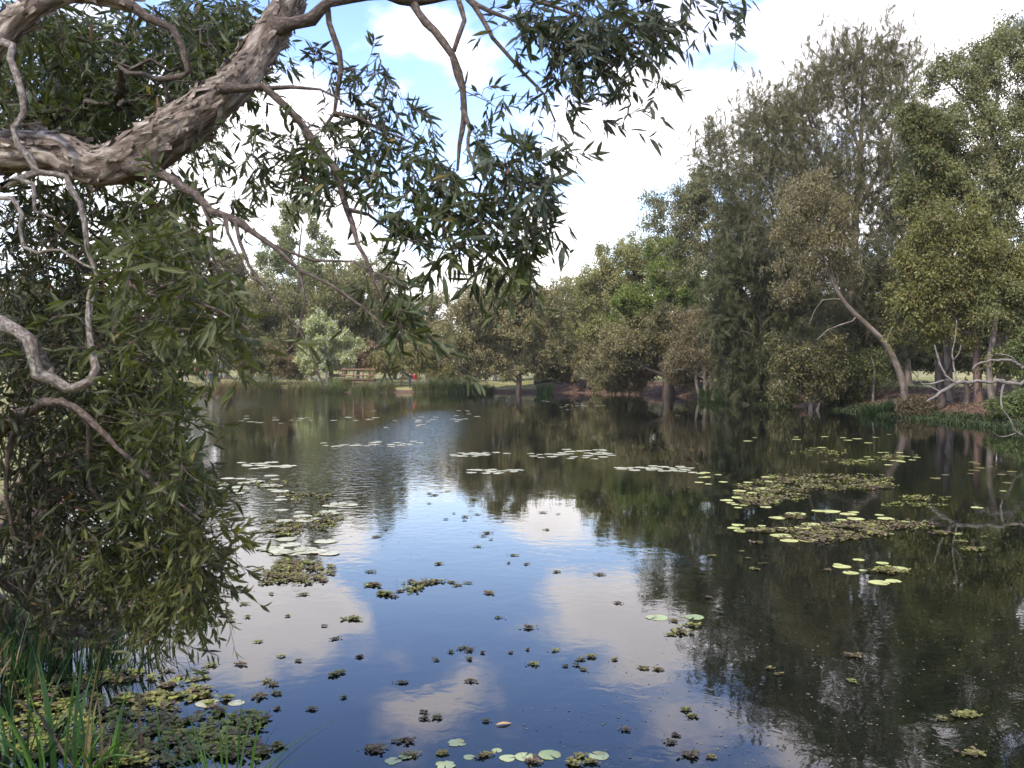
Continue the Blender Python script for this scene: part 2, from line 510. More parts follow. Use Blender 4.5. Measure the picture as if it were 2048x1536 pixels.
# ------------------------------------------------------------------ branching
def grow(paths, targets, r, step=.4, r0=.01, pipe=2.3, arch=.12, droop=0.0, up_pen=1.0, spread=0.1, jit=0.0):
    """paths: list of arrays (x,y,z,radius) -> nodes; every target is joined to the nearest node by a bent limb"""
    pos, par, rmin, path_of = [], [], [], []
    for k, pth in enumerate(paths):
        pth = smooth_path(pth, step)
        for q, row in enumerate(pth):
            if q == 0 and pos:
                d = np.linalg.norm(np.array(pos) - row[:3], axis=1)
                par.append(int(np.argmin(d)))
            else:
                par.append(len(pos) - 1)
            pos.append(row[:3] + (r.normal(size=3) * jit if jit and q else 0)); rmin.append(row[3] * (1 + (r.uniform(-.12, .16) if jit else 0))); path_of.append(k)
    par[0] = -1
    npath = len(pos)
    if len(targets):
        A = np.array(pos)
        d0 = np.array([np.min(np.linalg.norm(A - q, axis=1)) for q in targets])
        order = np.argsort(d0 + r.uniform(0, .3, len(d0)) * d0)
        buf = np.zeros((len(pos) + len(targets) * 8, 3)); buf[:len(pos)] = A
        n = len(pos)
        terms = []
        for ti in order:
            q = targets[ti]
            dv = q - buf[:n]
            dist = np.linalg.norm(dv, axis=1)
            cost = dist + up_pen * np.maximum(-dv[:, 2], 0) * (dist > 0)
            b = int(np.argmin(cost))
            base = buf[b].copy()
            ln = dist[b]
            m_ = int(np.clip(ln / step, 1, 7))
            off = r.normal(size=3) * ln * spread
            off[2] += ln * (arch - droop)
            last = b
            for s in range(1, m_ + 1):
                tt = s / m_
                pt = base + (q - base) * tt + off * 4 * tt * (1 - tt) * .5
                buf[n] = pt; pos.append(pt); par.append(last); rmin.append(0); path_of.append(-1)
                last = n; n += 1
            terms.append(last)
    pos = np.array(pos); n = len(pos)
    acc = np.zeros(n)
    kids = [[] for _ in range(n)]
    for k in range(n):
        if par[k] >= 0:
            kids[par[k]].append(k)
    rad = np.zeros(n)
    # children always have larger indices than parents except path starts; do a post-order pass
    order, st = [], [0]
    while st:
        k = st.pop(); order.append(k); st.extend(kids[k])
    for k in order[::-1]:
        s = sum(rad[c] ** pipe for c in kids[k] if path_of[c] == -1 or path_of[k] == -1)
        rad[k] = max((s + (r0 ** pipe if not kids[k] else 0)) ** (1 / pipe) if (s or not kids[k]) else r0, rmin[k] if path_of[k] >= 0 else 0)
        if path_of[k] >= 0:
            rad[k] = rmin[k]
    # chains
    chains, st = [], [(0, None)]
    while st:
        k, p0 = st.pop()
        ch = [p0, k] if p0 is not None else [k]
        while kids[k]:
            ks = sorted(kids[k], key=lambda c: (path_of[c] == path_of[k] and path_of[k] >= 0, rad[c]), reverse=True)
            for c in ks[1:]:
                st.append((c, k))
            if path_of[k] >= 0 and path_of[ks[0]] != path_of[k]:
                st.append((ks[0], k)); break
            k = ks[0]; ch.append(k)
        if len(ch) > 1:
            chains.append(ch)
    return pos, rad, chains, path_of, par

def draw_chains(mb, pos, rad, chains, sel, sides_fn):
    for ch in chains:
        if not sel(ch):
            continue
        p = pos[ch]; q = rad[ch].copy()
        if len(q) > 1:
            q[0] = min(q[0], q[1] * 1.3)
        tube(mb, p, q, sides_fn(q.max()), cap=False)

def ellipsoid_points(c, rad, n, r, shell=.55):
    d = rand_dirs(n, r)
    k = r.uniform(0, 1, n) ** (1 / 3.0) * (1 - shell) + shell * r.uniform(.75, 1.0, n)
    return np.asarray(c) + d * k[:, None] * np.asarray(rad)

def mixcol(a, b, t):
    t = np.clip(t, 0, 1)[:, None]
    return np.asarray(a) * (1 - t) + np.asarray(b) * t

def park_tree(name, label, cat, Y, trunks, clumps, n_t, n_l, leaf=(.16, .06), colA=(.05, .06, .03), colB=(.1, .1, .05), sig=.5, droop=.3,
              style='broad', bark=None, seed=1, group=None, r0=.012, dz=0.9, flecks=None, brk=.0, density_z=None, hole_size=1.3):
    """a tree beyond the pond. trunks: lists of (px, py, radius m[, dY]) ; clumps: (px, py, rx, ry[, dY]) in photo pixels at distance Y"""
    r = np.random.default_rng(seed)
    n_t, n_l, sig = int(n_t * 1.5), n_l * 1.5, sig * (.9 if style == 'broad' else 1.1)
    paths = []
    for tr in trunks:
        rows = []
        for q in tr:
            yy = Y + (q[3] if len(q) > 3 else 0)
            rows.append([*P(q[0], q[1], yy), q[2]])
        paths.append(np.array(rows))
    b = paths[0][0]
    g = gz(b[0], b[1])[0]
    for pth in paths:
        x0, y0 = pth[0][0], pth[0][1]
        gg = gz(x0, y0)[0]
        if pth[0][2] < gg + 1.2:
            pth[0][2] = gg - .15
            q0, q1 = pth[0].copy(), pth[1]
            fr = min(.6, .75 / max(np.linalg.norm(q1[:3] - q0[:3]), .1))
            mid_ = q0 + (q1 - q0) * fr
            pth[0][3] *= 1.55
            paths[[k_ for k_, z_ in enumerate(paths) if z_ is pth][0]] = np.concatenate([pth[:1], [mid_], pth[1:]])
    root = thing(name, label, cat, (b[0], b[1], g), group)
    if Y > 72:
        clumps = [(c[0], c[1], c[2] * 1.25, c[3] * 1.2, *c[4:]) for c in clumps]
        n_t = int(n_t * 1.2)
    areas = np.array([c[2] * c[3] for c in clumps], float)
    T = []
    for c, w in zip(clumps, areas / areas.sum()):
        k = max(2, int(round(n_t * w)))
        dy = c[4] if len(c) > 4 else 0
        cc = P(c[0], c[1], Y + dy)
        sx = Y / F
        kk = int(k * 2.2) + 4
        cand = ellipsoid_points(cc, (c[2] * sx, min(c[2], c[3] * 1.4) * sx * dz, c[3] * sx), kk, r, .35)
        cand = cc + (cand - cc) * np.array([1 + .75 * mnoise.noise(Vector((cand[q] - cc)) * (1.6 / max(c[2] * sx, .5)) + Vector((seed * 3.1, 0, 0))) for q in range(kk)])[:, None]
        hole = np.array([mnoise.noise(Vector(cand[q] * (1.0 / hole_size)) + Vector((0, seed * 1.7, 0))) for q in range(kk)])
        T.append(cand[np.argsort(-hole)[:k]])
    T = np.concatenate(T)
    gt = gz(T[:, 0], T[:, 1])
    T[:, 2] = np.maximum(T[:, 2], np.maximum(gt, 0) + .35)
    pos, rad, chains, po, par = grow(paths, T, r, step=.55, r0=r0, pipe=2.2, arch=.1 if style != 'needle' else .05, up_pen=1.2)
    mt = MB()
    draw_chains(mt, pos, rad, chains, lambda ch: po[ch[-1]] >= 0, lambda q: 10)
    mt.build('trunk', bark or M_BARK, root, True, False, True)
    mb_ = MB()
    draw_chains(mb_, pos, rad, chains, lambda ch: po[ch[-1]] < 0, lambda q: 6 if q > .05 else 4)
    if mb_.n:
        mb_.build('branches', bark or M_BARK, root, True, False, True)
    # leaves
    k = len(T)
    ctone = r.uniform(0, 1, k)
    mbl = MB()
    nl = r.poisson(n_l, k) + 2
    idx = np.repeat(np.arange(k), nl)
    n = len(idx)
    if style == 'needle':
        # plumes: each target holds a few tufts of long fine needles
        tuft = r.integers(0, 7, n)
        toff = r.normal(size=(k, 7, 3)) * sig
        tdir = norm(r.normal(size=(k, 7, 3)) * .55 + np.array([0, 0, 1.0 - 2.0 * droop]))
        tlen = r.uniform(.7, 1.5, (k, 7))[idx, tuft] * sig
        along = r.uniform(0, 1, n)
        base = T[idx] + toff[idx, tuft] + tdir[idx, tuft] * (along * tlen)[:, None]
        dirs = norm(tdir[idx, tuft] + r.normal(size=(n, 3)) * (.45 - .2 * along)[:, None])
    else:
        tw = r.integers(0, 8, n)
        tdir = norm(r.normal(size=(k, 8, 3)) + np.array([0, 0, .25]))
        tl = r.uniform(.5, 1.5, (k, 8))
        along = r.uniform(.15, 1, n) ** .7
        base = T[idx] + tdir[idx, tw] * (tl[idx, tw] * along * sig * 1.3)[:, None] + r.normal(size=(n, 3)) * sig * .25
        dirs = norm(r.normal(size=(n, 3)) + np.array([0, 0, -droop * 2]))
    gb = np.maximum(gz(base[:, 0], base[:, 1]), 0) + .12
    base[:, 2] = np.maximum(base[:, 2], gb)
    tone = np.clip(ctone[idx] * .55 + r.uniform(0, 1, n) * .45, 0, 1)
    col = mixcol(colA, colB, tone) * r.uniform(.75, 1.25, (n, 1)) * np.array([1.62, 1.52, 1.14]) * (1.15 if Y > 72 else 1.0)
    if flecks is not None:
        fm = r.uniform(0, 1, n) < flecks[1]
        col[fm] = np.asarray(flecks[0]) * r.uniform(.7, 1.2, (fm.sum(), 1))
    if brk:
        fm = r.uniform(0, 1, n) < brk * .5
        col[fm] = np.array([.15, .1, .06]) * r.uniform(.6, 1.2, (fm.sum(), 1))
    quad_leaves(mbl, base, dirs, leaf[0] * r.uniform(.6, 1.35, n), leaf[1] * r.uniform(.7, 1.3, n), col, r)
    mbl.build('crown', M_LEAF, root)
    return root
# ------------------------------------------------------------------ trees round the pond
GUM = 'trees behind the pond'
OL1, OL2 = (.055, .058, .03), (.13, .12, .065)
# --- far left, behind the hanging branches
park_tree('gum_tree', 'tall thin gum with sparse clumped crown rising highest behind the left bank', 'tree', 112,
          [[(598, 745, .3), (600, 640, .24), (596, 540, .16), (604, 450, .08)], [(600, 620, .14), (560, 540, .1), (548, 490, .05)], [(598, 560, .1), (640, 500, .06)]],
          [(605, 440, 45, 38), (560, 490, 30, 22), (640, 500, 30, 28), (590, 530, 50, 30), (650, 560, 40, 30), (540, 520, 22, 18)], 60, 110, (.42, .15), (.07, .085, .05), (.15, .165, .1), .75, .4, bark=M_BARKP, seed=11, r0=.02)
park_tree('gum_tree', 'round topped gum left of the tall thin gum, beyond the lawn', 'tree', 128,
          [[(452, 744, .3), (455, 640, .2), (452, 560, .1)]], [(455, 545, 42, 38), (440, 600, 40, 30), (485, 600, 30, 25)], 60, 90, (.45, .17), (.06, .06, .03), (.12, .11, .06), .8, .3, bark=M_BARKG, seed=12)
park_tree('gum_tree', 'dome crowned gum seen behind the leafy left branch, above the lawn', 'tree', 122,
          [[(368, 744, .28), (366, 650, .2), (366, 520, .1)]], [(366, 490, 40, 42), (350, 560, 45, 35), (395, 570, 25, 25)], 60, 90, (.45, .17), (.055, .065, .03), (.11, .12, .06), .8, .3, bark=M_BARKP, seed=13)
park_tree('gum_tree', 'white barked gum standing alone on the lawn near the shelter', 'tree', 125,
          [[(374, 745, .2), (373, 700, .17), (371, 640, .12), (376, 600, .07)]], [(376, 620, 30, 25), (360, 590, 30, 22)], 24, 80, (.4, .15), (.07, .08, .04), (.13, .14, .08), .7, .4, bark=M_BARKP, seed=14)
park_tree('dense_tree', 'dark brown green tree mass behind the two walkers', 'tree', 108,
          [[(540, 750, .3), (536, 690, .22), (540, 610, .12)], [(565, 748, .2), (572, 680, .14), (590, 620, .08)]],
          [(540, 610, 55, 45), (500, 660, 45, 35), (575, 650, 50, 45), (530, 690, 60, 32), (470, 690, 40, 25)], 120, 110, (.34, .13), (.045, .05, .024), (.115, .105, .055), .7, .3, bark=M_BARK, seed=15)
park_tree('dense_tree', 'broad olive tree behind the pale leaved tree, left of the footbridge', 'tree', 104,
          [[(660, 752, .25), (664, 680, .18), (655, 600, .1)], [(690, 750, .2), (700, 670, .14), (706, 600, .08)]],
          [(640, 580, 65, 40), (690, 600, 55, 45), (620, 630, 50, 40), (700, 660, 45, 45)], 110, 110, (.34, .13), (.055, .06, .03), (.125, .12, .07), .7, .3, bark=M_BARKG, seed=16)
park_tree('flowering_tree', 'small pale grey green tree with whitish flecks left of the footbridge', 'tree', 95,
          [[(655, 772, .16), (652, 740, .12), (650, 700, .08)], [(644, 770, .1), (630, 735, .07), (625, 700, .05)]],
          [(650, 668, 40, 32), (628, 700, 30, 30), (680, 695, 36, 32), (650, 715, 42, 26), (640, 645, 22, 16)], 90, 120, (.26, .12), (.13, .15, .075), (.24, .25, .15), .5, .1, bark=M_BARKP, seed=17, flecks=((.46, .47, .4), .22))
park_tree('gum_tree', 'slender pale trunked gum above the footbridge', 'tree', 106,
          [[(742, 752, .24), (744, 690, .2), (738, 620, .14), (746, 550, .08)]],
          [(740, 545, 45, 35), (715, 600, 35, 28), (765, 600, 35, 30)], 44, 90, (.36, .13), (.06, .065, .035), (.14, .13, .08), .7, .5, bark=M_BARKP, seed=18)
park_tree('gum_tree', 'thin straight gum with a bare white trunk right of the footbridge', 'tree', 110,
          [[(770, 752, .2), (769, 690, .16), (774, 620, .1), (780, 560, .06)]],
          [(785, 570, 38, 30), (760, 610, 24, 20), (800, 620, 26, 22)], 36, 80, (.36, .13), (.07, .07, .04), (.15, .135, .085), .7, .5, bark=M_BARKP, seed=19)
park_tree('gum_tree', 'slim sparse gum between the footbridge and the round paperbark', 'tree', 112,
          [[(850, 752, .2), (853, 690, .16), (846, 620, .09)], [(868, 752, .13), (872, 690, .1), (880, 630, .06)]],
          [(850, 625, 35, 28), (880, 615, 30, 28), (835, 670, 30, 25), (880, 670, 25, 25)], 44, 80, (.36, .13), (.075, .075, .045), (.16, .145, .095), .7, .5, bark=M_BARKP, seed=20)
park_tree('dense_shrub', 'dull green bush at the right end of the footbridge', 'shrub', 97,
          [[(800, 768, .1), (806, 740, .07), (800, 715, .04)], [(790, 768, .08), (775, 735, .05)]],
          [(800, 715, 45, 24), (770, 735, 32, 20), (835, 735, 30, 22), (850, 700, 26, 18)], 60, 100, (.26, .1), (.075, .075, .035), (.16, .145, .075), .5, .1, bark=M_BARK, seed=21)
park_tree('dense_shrub', 'dark rounded bush behind the lawn walkers', 'shrub', 104,
          [[(500, 760, .1), (502, 730, .07), (498, 710, .04)]], [(500, 715, 40, 24), (545, 730, 35, 22), (590, 725, 35, 26)], 60, 90, (.28, .11), (.04, .045, .02), (.1, .095, .05), .5, .1, seed=22)
# --- centre
park_tree('paperbark_tree', 'wide rounded brownish green paperbark leaning over the water at the middle of the far bank', 'tree', 89,
          [[(1036, 784, .34), (1038, 750, .26), (1030, 715, .18), (1012, 660, .12), (1005, 610, .07)], [(1036, 755, .17), (1000, 725, .13), (960, 690, .08), (935, 650, .05)],
           [(1037, 750, .17), (1068, 715, .12), (1088, 665, .07)], [(1035, 765, .1), (990, 745, .08), (968, 762, .04)], [(1036, 730, .13), (1040, 670, .09), (1052, 610, .05)]],
          [(1000, 600, 62, 40), (945, 640, 45, 45), (1065, 620, 48, 45), (1000, 670, 75, 50), (940, 705, 34, 38), (1085, 685, 32, 48), (1040, 715, 45, 30), (960, 735, 26, 22), (1010, 565, 32, 18)],
          230, 125, (.27, .1), (.072, .07, .04), (.165, .152, .095), .7, .25, bark=M_BARK, seed=23, brk=.12)
park_tree('dense_tree', 'olive tree filling the gap right of the round paperbark', 'tree', 101,
          [[(1135, 765, .28), (1136, 700, .2), (1130, 630, .1)]],
          [(1130, 610, 46, 34), (1105, 660, 40, 40), (1155, 650, 40, 45), (1130, 710, 45, 35)], 110, 110, (.3, .11), (.055, .06, .03), (.13, .125, .07), .65, .3, seed=24)
park_tree('paperbark_tree', 'tall light olive tree with high rounded top left of the casuarina', 'tree', 93,
          [[(1255, 775, .4), (1252, 700, .3), (1262, 620, .2), (1275, 530, .1)], [(1254, 690, .18), (1215, 620, .12), (1195, 570, .06)], [(1258, 650, .16), (1320, 580, .1), (1345, 530, .06)]],
          [(1290, 500, 52, 34), (1230, 530, 50, 36), (1190, 580, 42, 40), (1340, 530, 55, 40), (1270, 580, 70, 50), (1220, 640, 60, 50), (1180, 670, 34, 40), (1375, 560, 40, 45)],
          230, 125, (.28, .11), (.075, .08, .035), (.165, .16, .085), .7, .25, bark=M_BARKG, seed=25)
park_tree('paperbark_tree', 'low spreading paperbark whose dark trunk forks above the bare brown bank', 'tree', 76,
          [[(1333, 788, .4), (1332, 755, .3), (1322, 722, .22), (1300, 680, .12), (1288, 630, .07)], [(1332, 752, .2), (1290, 735, .14), (1255, 708, .09), (1228, 680, .05)],
           [(1333, 758, .2), (1375, 752, .12), (1402, 728, .08)], [(1330, 740, .18), (1338, 690, .12), (1330, 620, .07)]],
          [(1320, 660, 50, 40), (1240, 690, 42, 35), (1220, 735, 38, 26), (1290, 700, 50, 26), (1360, 660, 40, 40)], 130, 105, (.24, .09), (.062, .062, .036), (.15, .138, .086), .6, .25, bark=M_BARK, seed=26, brk=.15)
park_tree('leafy_tree', 'bright fresh green tree standing out in front of the olive crowns', 'tree', 78,
          [[(1345, 782, .2), (1338, 720, .15), (1320, 640, .1), (1318, 560, .05)]],
          [(1300, 600, 62, 34), (1345, 560, 40, 40), (1280, 630, 52, 28), (1330, 520, 48, 30), (1350, 620, 32, 40), (1265, 605, 34, 20)], 120, 115, (.22, .1), (.045, .068, .016), (.1, .122, .036), .55, .2, bark=M_BARK, seed=27)
park_tree('paperbark_tree', 'many stemmed paperbark with tangled grey brown twigs beside the drooping casuarina', 'tree', 68,
          [[(1412, 792, .22), (1408, 745, .16), (1398, 700, .11), (1380, 650, .06)], [(1420, 792, .2), (1424, 740, .14), (1420, 690, .1), (1430, 640, .05)], [(1402, 790, .16), (1392, 760, .12), (1396, 720, .08), (1412, 680, .05)],
           [(1428, 790, .13), (1440, 750, .1), (1458, 715, .06)], [(1405, 755, .1), (1370, 738, .06), (1345, 742, .04)]],
          [(1395, 680, 45, 42), (1430, 640, 40, 38), (1370, 720, 36, 30), (1440, 710, 35, 35), (1380, 640, 32, 30)], 130, 62, (.2, .065), (.075, .066, .044), (.17, .15, .105), .58, .3, bark=M_BARKG, seed=28, brk=.35)
park_tree('gum_tree', 'grey blue gum with an open rounded crown left of the tall casuarina', 'tree', 70,
          [[(1500, 790, .34), (1490, 690, .26), (1460, 580, .18), (1420, 480, .11), (1390, 410, .06)], [(1465, 590, .15), (1480, 490, .1), (1470, 400, .06)], [(1440, 530, .11), (1370, 460, .08), (1330, 420, .04)]],
          [(1370, 385, 70, 46), (1340, 435, 50, 40), (1430, 400, 70, 60), (1420, 480, 70, 50), (1470, 450, 50, 60), (1390, 520, 50, 34), (1460, 540, 60, 40)], 200, 105, (.24, .075), (.065, .07, .045), (.15, .15, .1), .62, .55, bark=M_BARKP, seed=29)
# --- right
CAS = dict(style='needle', bark=M_BARKG)
park_tree('casuarina_tree', 'tallest casuarina with feathery open plumes against the white sky', 'tree', 54,
          [[(1690, 815, .42), (1696, 700, .36), (1705, 560, .28), (1712, 420, .2), (1722, 280, .13), (1726, 120, .05)], [(1708, 480, .17), (1660, 360, .12), (1622, 250, .08), (1600, 170, .04)],
           [(1712, 430, .15), (1770, 310, .1), (1800, 200, .07), (1812, 120, .03)], [(1704, 560, .15), (1630, 460, .11), (1560, 360, .08), (1510, 240, .04)], [(1718, 300, .1), (1690, 200, .07), (1685, 120, .03)],
           [(1706, 520, .1), (1770, 440, .08), (1800, 380, .04)]],
          [(1720, 105, 55, 50), (1665, 130, 34, 46), (1770, 120, 36, 46), (1610, 170, 34, 44), (1545, 235, 34, 40), (1812, 140, 32, 45), (1765, 190, 60, 60), (1690, 190, 45, 70), (1605, 210, 45, 55), (1560, 270, 50, 55), (1500, 240, 28, 45), (1650, 300, 70, 60), (1745, 300, 80, 70), (1580, 370, 75, 60), (1690, 400, 90, 60),
           (1500, 330, 45, 50), (1780, 420, 55, 60), (1620, 480, 90, 50), (1730, 520, 70, 60), (1450, 290, 30, 36), (1415, 285, 22, 30), (1560, 470, 70, 60), (1640, 380, 80, 70), (1800, 330, 40, 60)],
          480, 190, (.34, .024), (.052, .053, .036), (.125, .12, .085), .58, .08, seed=31, r0=.011, **CAS)
park_tree('casuarina_tree', 'dark weeping casuarina whose foliage hangs down to the water', 'tree', 57,
          [[(1540, 806, .3), (1530, 700, .24), (1515, 590, .16), (1495, 480, .08)], [(1522, 640, .13), (1470, 560, .09), (1430, 530, .05)], [(1528, 690, .1), (1480, 660, .07), (1452, 690, .04)]],
          [(1490, 520, 60, 50), (1440, 560, 42, 50), (1520, 590, 55, 60), (1470, 640, 50, 50), (1500, 710, 52, 50), (1455, 755, 32, 36), (1535, 750, 34, 40), (1560, 650, 40, 60)],
          210, 170, (.5, .026), (.03, .036, .02), (.075, .08, .044), .5, .92, seed=32, **CAS)
park_tree('casuarina_tree', 'dark casuarina filling the space below the tallest one, with twin black trunks at the bank', 'tree', 51,
          [[(1706, 818, .36), (1704, 740, .3), (1712, 640, .22), (1730, 540, .1)], [(1720, 818, .24), (1728, 740, .18), (1760, 640, .12), (1790, 560, .06)]],
          [(1740, 560, 70, 60), (1800, 600, 50, 60), (1690, 640, 60, 50), (1760, 660, 60, 50), (1720, 710, 60, 40)], 130, 150, (.45, .026), (.026, .03, .018), (.066, .066, .038), .55, .75, seed=33, **CAS)
park_tree('paperbark_tree', 'leaning pale paperbark with a bare crooked trunk and drooping grey twigs', 'tree', 46,
          [[(1812, 815, 0.208), (1806, 770, 0.192), (1795, 735, 0.176), (1772, 690, 0.160), (1742, 658, 0.144), (1700, 618, 0.120), (1672, 580, 0.096), (1655, 535, 0.072), (1640, 470, 0.048), (1632, 400, 0.024)],
           [(1706, 642, 0.048), (1680, 650, 0.040), (1655, 660, 0.032), (1634, 680, 0.016)], [(1668, 598, 0.040), (1645, 600, 0.032), (1630, 620, 0.024), (1618, 650, 0.012)], [(1690, 610, 0.072), (1668, 560, 0.064), (1660, 520, 0.040)],
           [(1660, 560, 0.048), (1620, 580, 0.032), (1588, 605, 0.016)], [(1770, 690, 0.048), (1782, 660, 0.032), (1790, 640, 0.016)], [(1742, 658, 0.040), (1745, 672, 0.024), (1755, 674, 0.016)]],
          [(1620, 400, 52, 40), (1600, 450, 50, 45), (1660, 450, 48, 50), (1630, 510, 62, 45), (1590, 560, 40, 40), (1680, 520, 36, 30), (1640, 370, 30, 16)],
          190, 78, (.15, .05), (.07, .066, .042), (.16, .145, .095), .5, .4, bark=M_BARKG, seed=34, flecks=((.3, .26, .19), .08), brk=.2, r0=.017)
park_tree('dense_shrub', 'speckled leafy bush drooping to the water under the leaning paperbark', 'shrub', 48,
          [[(1622, 815, .14), (1620, 770, .1), (1610, 720, .06)], [(1630, 814, .1), (1645, 765, .07), (1640, 720, .04)]],
          [(1600, 720, 50, 40), (1590, 770, 38, 34), (1640, 760, 42, 34), (1570, 700, 26, 30), (1660, 700, 40, 40)], 120, 110, (.15, .07), (.045, .046, .024), (.125, .115, .062), .44, .3, bark=M_BARKG, seed=35, flecks=((.26, .25, .17), .07), hole_size=.8)
park_tree('gum_tree', 'tall grey green gum at the right edge, its crown reaching the top of the view', 'tree', 43,
          [[(2010, 830, .34), (2005, 700, .3), (1985, 560, .24), (1975, 420, .18), (1985, 280, .12), (2000, 150, .06)], [(1980, 480, .14), (1920, 380, .1), (1880, 300, .06)], [(1978, 420, .14), (2060, 320, .1), (2120, 220, .06)], [(1984, 300, .1), (1930, 200, .07), (1890, 160, .03)]],
          [(2000, 130, 80, 55), (1910, 170, 60, 50), (1880, 250, 60, 55), (1960, 270, 90, 70), (2060, 220, 80, 90), (1870, 330, 55, 60), (1950, 380, 90, 60), (2050, 380, 90, 80), (2030, 60, 34, 40), (2110, 120, 60, 90), (2035, 440, 60, 60), (2050, 330, 50, 60), (1990, 90, 40, 40)],
          330, 125, (.17, .065), (.062, .07, .04), (.15, .155, .095), .5, .45, bark=M_BARKG, seed=36)
park_tree('leafy_tree', 'yellow green leafy tree in front of the tall gum at the right edge', 'tree', 39,
          [[(1958, 850, .2), (1955, 760, .18), (1950, 660, .14), (1930, 560, .09), (1910, 480, .05)], [(1952, 690, .1), (1880, 600, .07), (1840, 540, .04)], [(1945, 620, .09), (2000, 540, .06), (2030, 480, .03)]],
          [(1900, 450, 80, 42), (1840, 500, 52, 52), (1960, 500, 70, 50), (1860, 570, 70, 55), (1960, 590, 80, 60), (1830, 640, 50, 50), (1900, 650, 60, 30), (2030, 560, 60, 70)],
          270, 90, (.16, .062), (.052, .058, .024), (.13, .128, .052), .46, .4, bark=M_BARKB, seed=37, flecks=((.2, .13, .05), .05), hole_size=.9, r0=.015)
park_tree('paperbark_tree', 'pale trunked paperbark second from the right, its flaking foot above the grassy edge', 'tree', 38,
          [[(1985, 858, .17), (1984, 800, .155), (1978, 740, .14), (1985, 680, .12), (2000, 600, .08)]],
          [(2000, 610, 60, 50), (2040, 680, 50, 45), (2010, 720, 40, 25)], 60, 90, (.18, .07), (.05, .058, .028), (.12, .125, .06), .42, .4, bark=M_BARKG, seed=38)
park_tree('dense_shrub', 'deep green bush closing the right edge behind the dead branch', 'shrub', 35,
          [[(2060, 850, .12), (2050, 780, .09), (2045, 720, .05)]], [(2075, 740, 40, 50), (2100, 690, 60, 60), (2085, 800, 45, 45)], 90, 110, (.15, .06), (.03, .045, .018), (.08, .1, .04), .4, .3, seed=39)
park_tree('paperbark_tree', 'dark leaning paperbark with a grey split limb at the right edge', 'tree', 41,
          [[(2090, 850, .26), (2070, 740, .24), (2040, 640, .2), (2000, 580, .15), (1975, 530, .1)]], [(1990, 520, 50, 40), (2060, 560, 60, 60), (2090, 640, 60, 60)], 80, 90, (.18, .07), (.05, .055, .03), (.12, .115, .065), .45, .4, bark=M_BARKG, seed=40)
park_tree('casuarina_tree', 'grey green casuarina standing just behind and left of the tallest one', 'tree', 61,
          [[(1585, 800, .3), (1580, 650, .22), (1570, 480, .14), (1560, 340, .06)], [(1575, 560, .12), (1510, 450, .08), (1470, 380, .04)]],
          [(1510, 260, 36, 42), (1585, 225, 40, 45), (1440, 320, 36, 40), (1560, 320, 60, 50), (1500, 380, 60, 60), (1600, 430, 60, 70), (1530, 500, 70, 60), (1600, 560, 70, 60), (1480, 470, 50, 50), (1560, 640, 70, 60)], 300, 180, (.38, .026), (.036, .042, .026), (.1, .1, .065), .6, .45, seed=41, **CAS)
park_tree('casuarina_tree', 'grey green casuarina filling the gap between the tallest one and the right edge gum', 'tree', 58,
          [[(1815, 800, .3), (1812, 650, .22), (1820, 480, .14), (1830, 300, .05)], [(1815, 520, .12), (1865, 420, .08), (1880, 350, .04)]],
          [(1790, 200, 34, 50), (1825, 290, 40, 60), (1840, 390, 60, 60), (1800, 470, 60, 60), (1870, 480, 50, 60), (1830, 570, 80, 60), (1850, 660, 80, 50)], 190, 170, (.4, .026), (.032, .04, .022), (.09, .095, .055), .6, .4, seed=42, **CAS)
park_tree('leafy_tree', 'green leafy tree with rusty tips above the yellow green tree, right of the casuarinas', 'tree', 42,
          [[(1900, 835, .2), (1895, 700, .16), (1880, 520, .12), (1870, 380, .08), (1865, 280, .03)], [(1880, 480, .09), (1840, 400, .06), (1825, 330, .03)]],
          [(1850, 240, 48, 50), (1880, 310, 55, 55), (1840, 360, 45, 50), (1890, 400, 55, 45), (1850, 430, 50, 40)], 150, 120, (.17, .065), (.045, .054, .026), (.11, .115, .055), .45, .35, bark=M_BARKG, seed=43, flecks=((.2, .13, .05), .06))
# --- behind the right bank
k = 0
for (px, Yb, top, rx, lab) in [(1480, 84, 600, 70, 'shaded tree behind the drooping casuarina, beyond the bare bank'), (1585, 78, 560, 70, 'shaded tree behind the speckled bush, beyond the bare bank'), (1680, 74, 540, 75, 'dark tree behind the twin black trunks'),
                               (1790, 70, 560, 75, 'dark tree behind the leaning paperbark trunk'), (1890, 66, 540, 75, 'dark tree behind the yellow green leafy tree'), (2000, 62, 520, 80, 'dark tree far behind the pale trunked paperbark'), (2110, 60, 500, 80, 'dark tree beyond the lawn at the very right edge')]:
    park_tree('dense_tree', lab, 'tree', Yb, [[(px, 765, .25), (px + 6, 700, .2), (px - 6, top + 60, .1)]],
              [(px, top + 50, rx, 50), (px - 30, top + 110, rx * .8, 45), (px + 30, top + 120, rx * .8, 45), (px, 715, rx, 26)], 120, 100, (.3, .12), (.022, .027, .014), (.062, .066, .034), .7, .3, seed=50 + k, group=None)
    k += 1
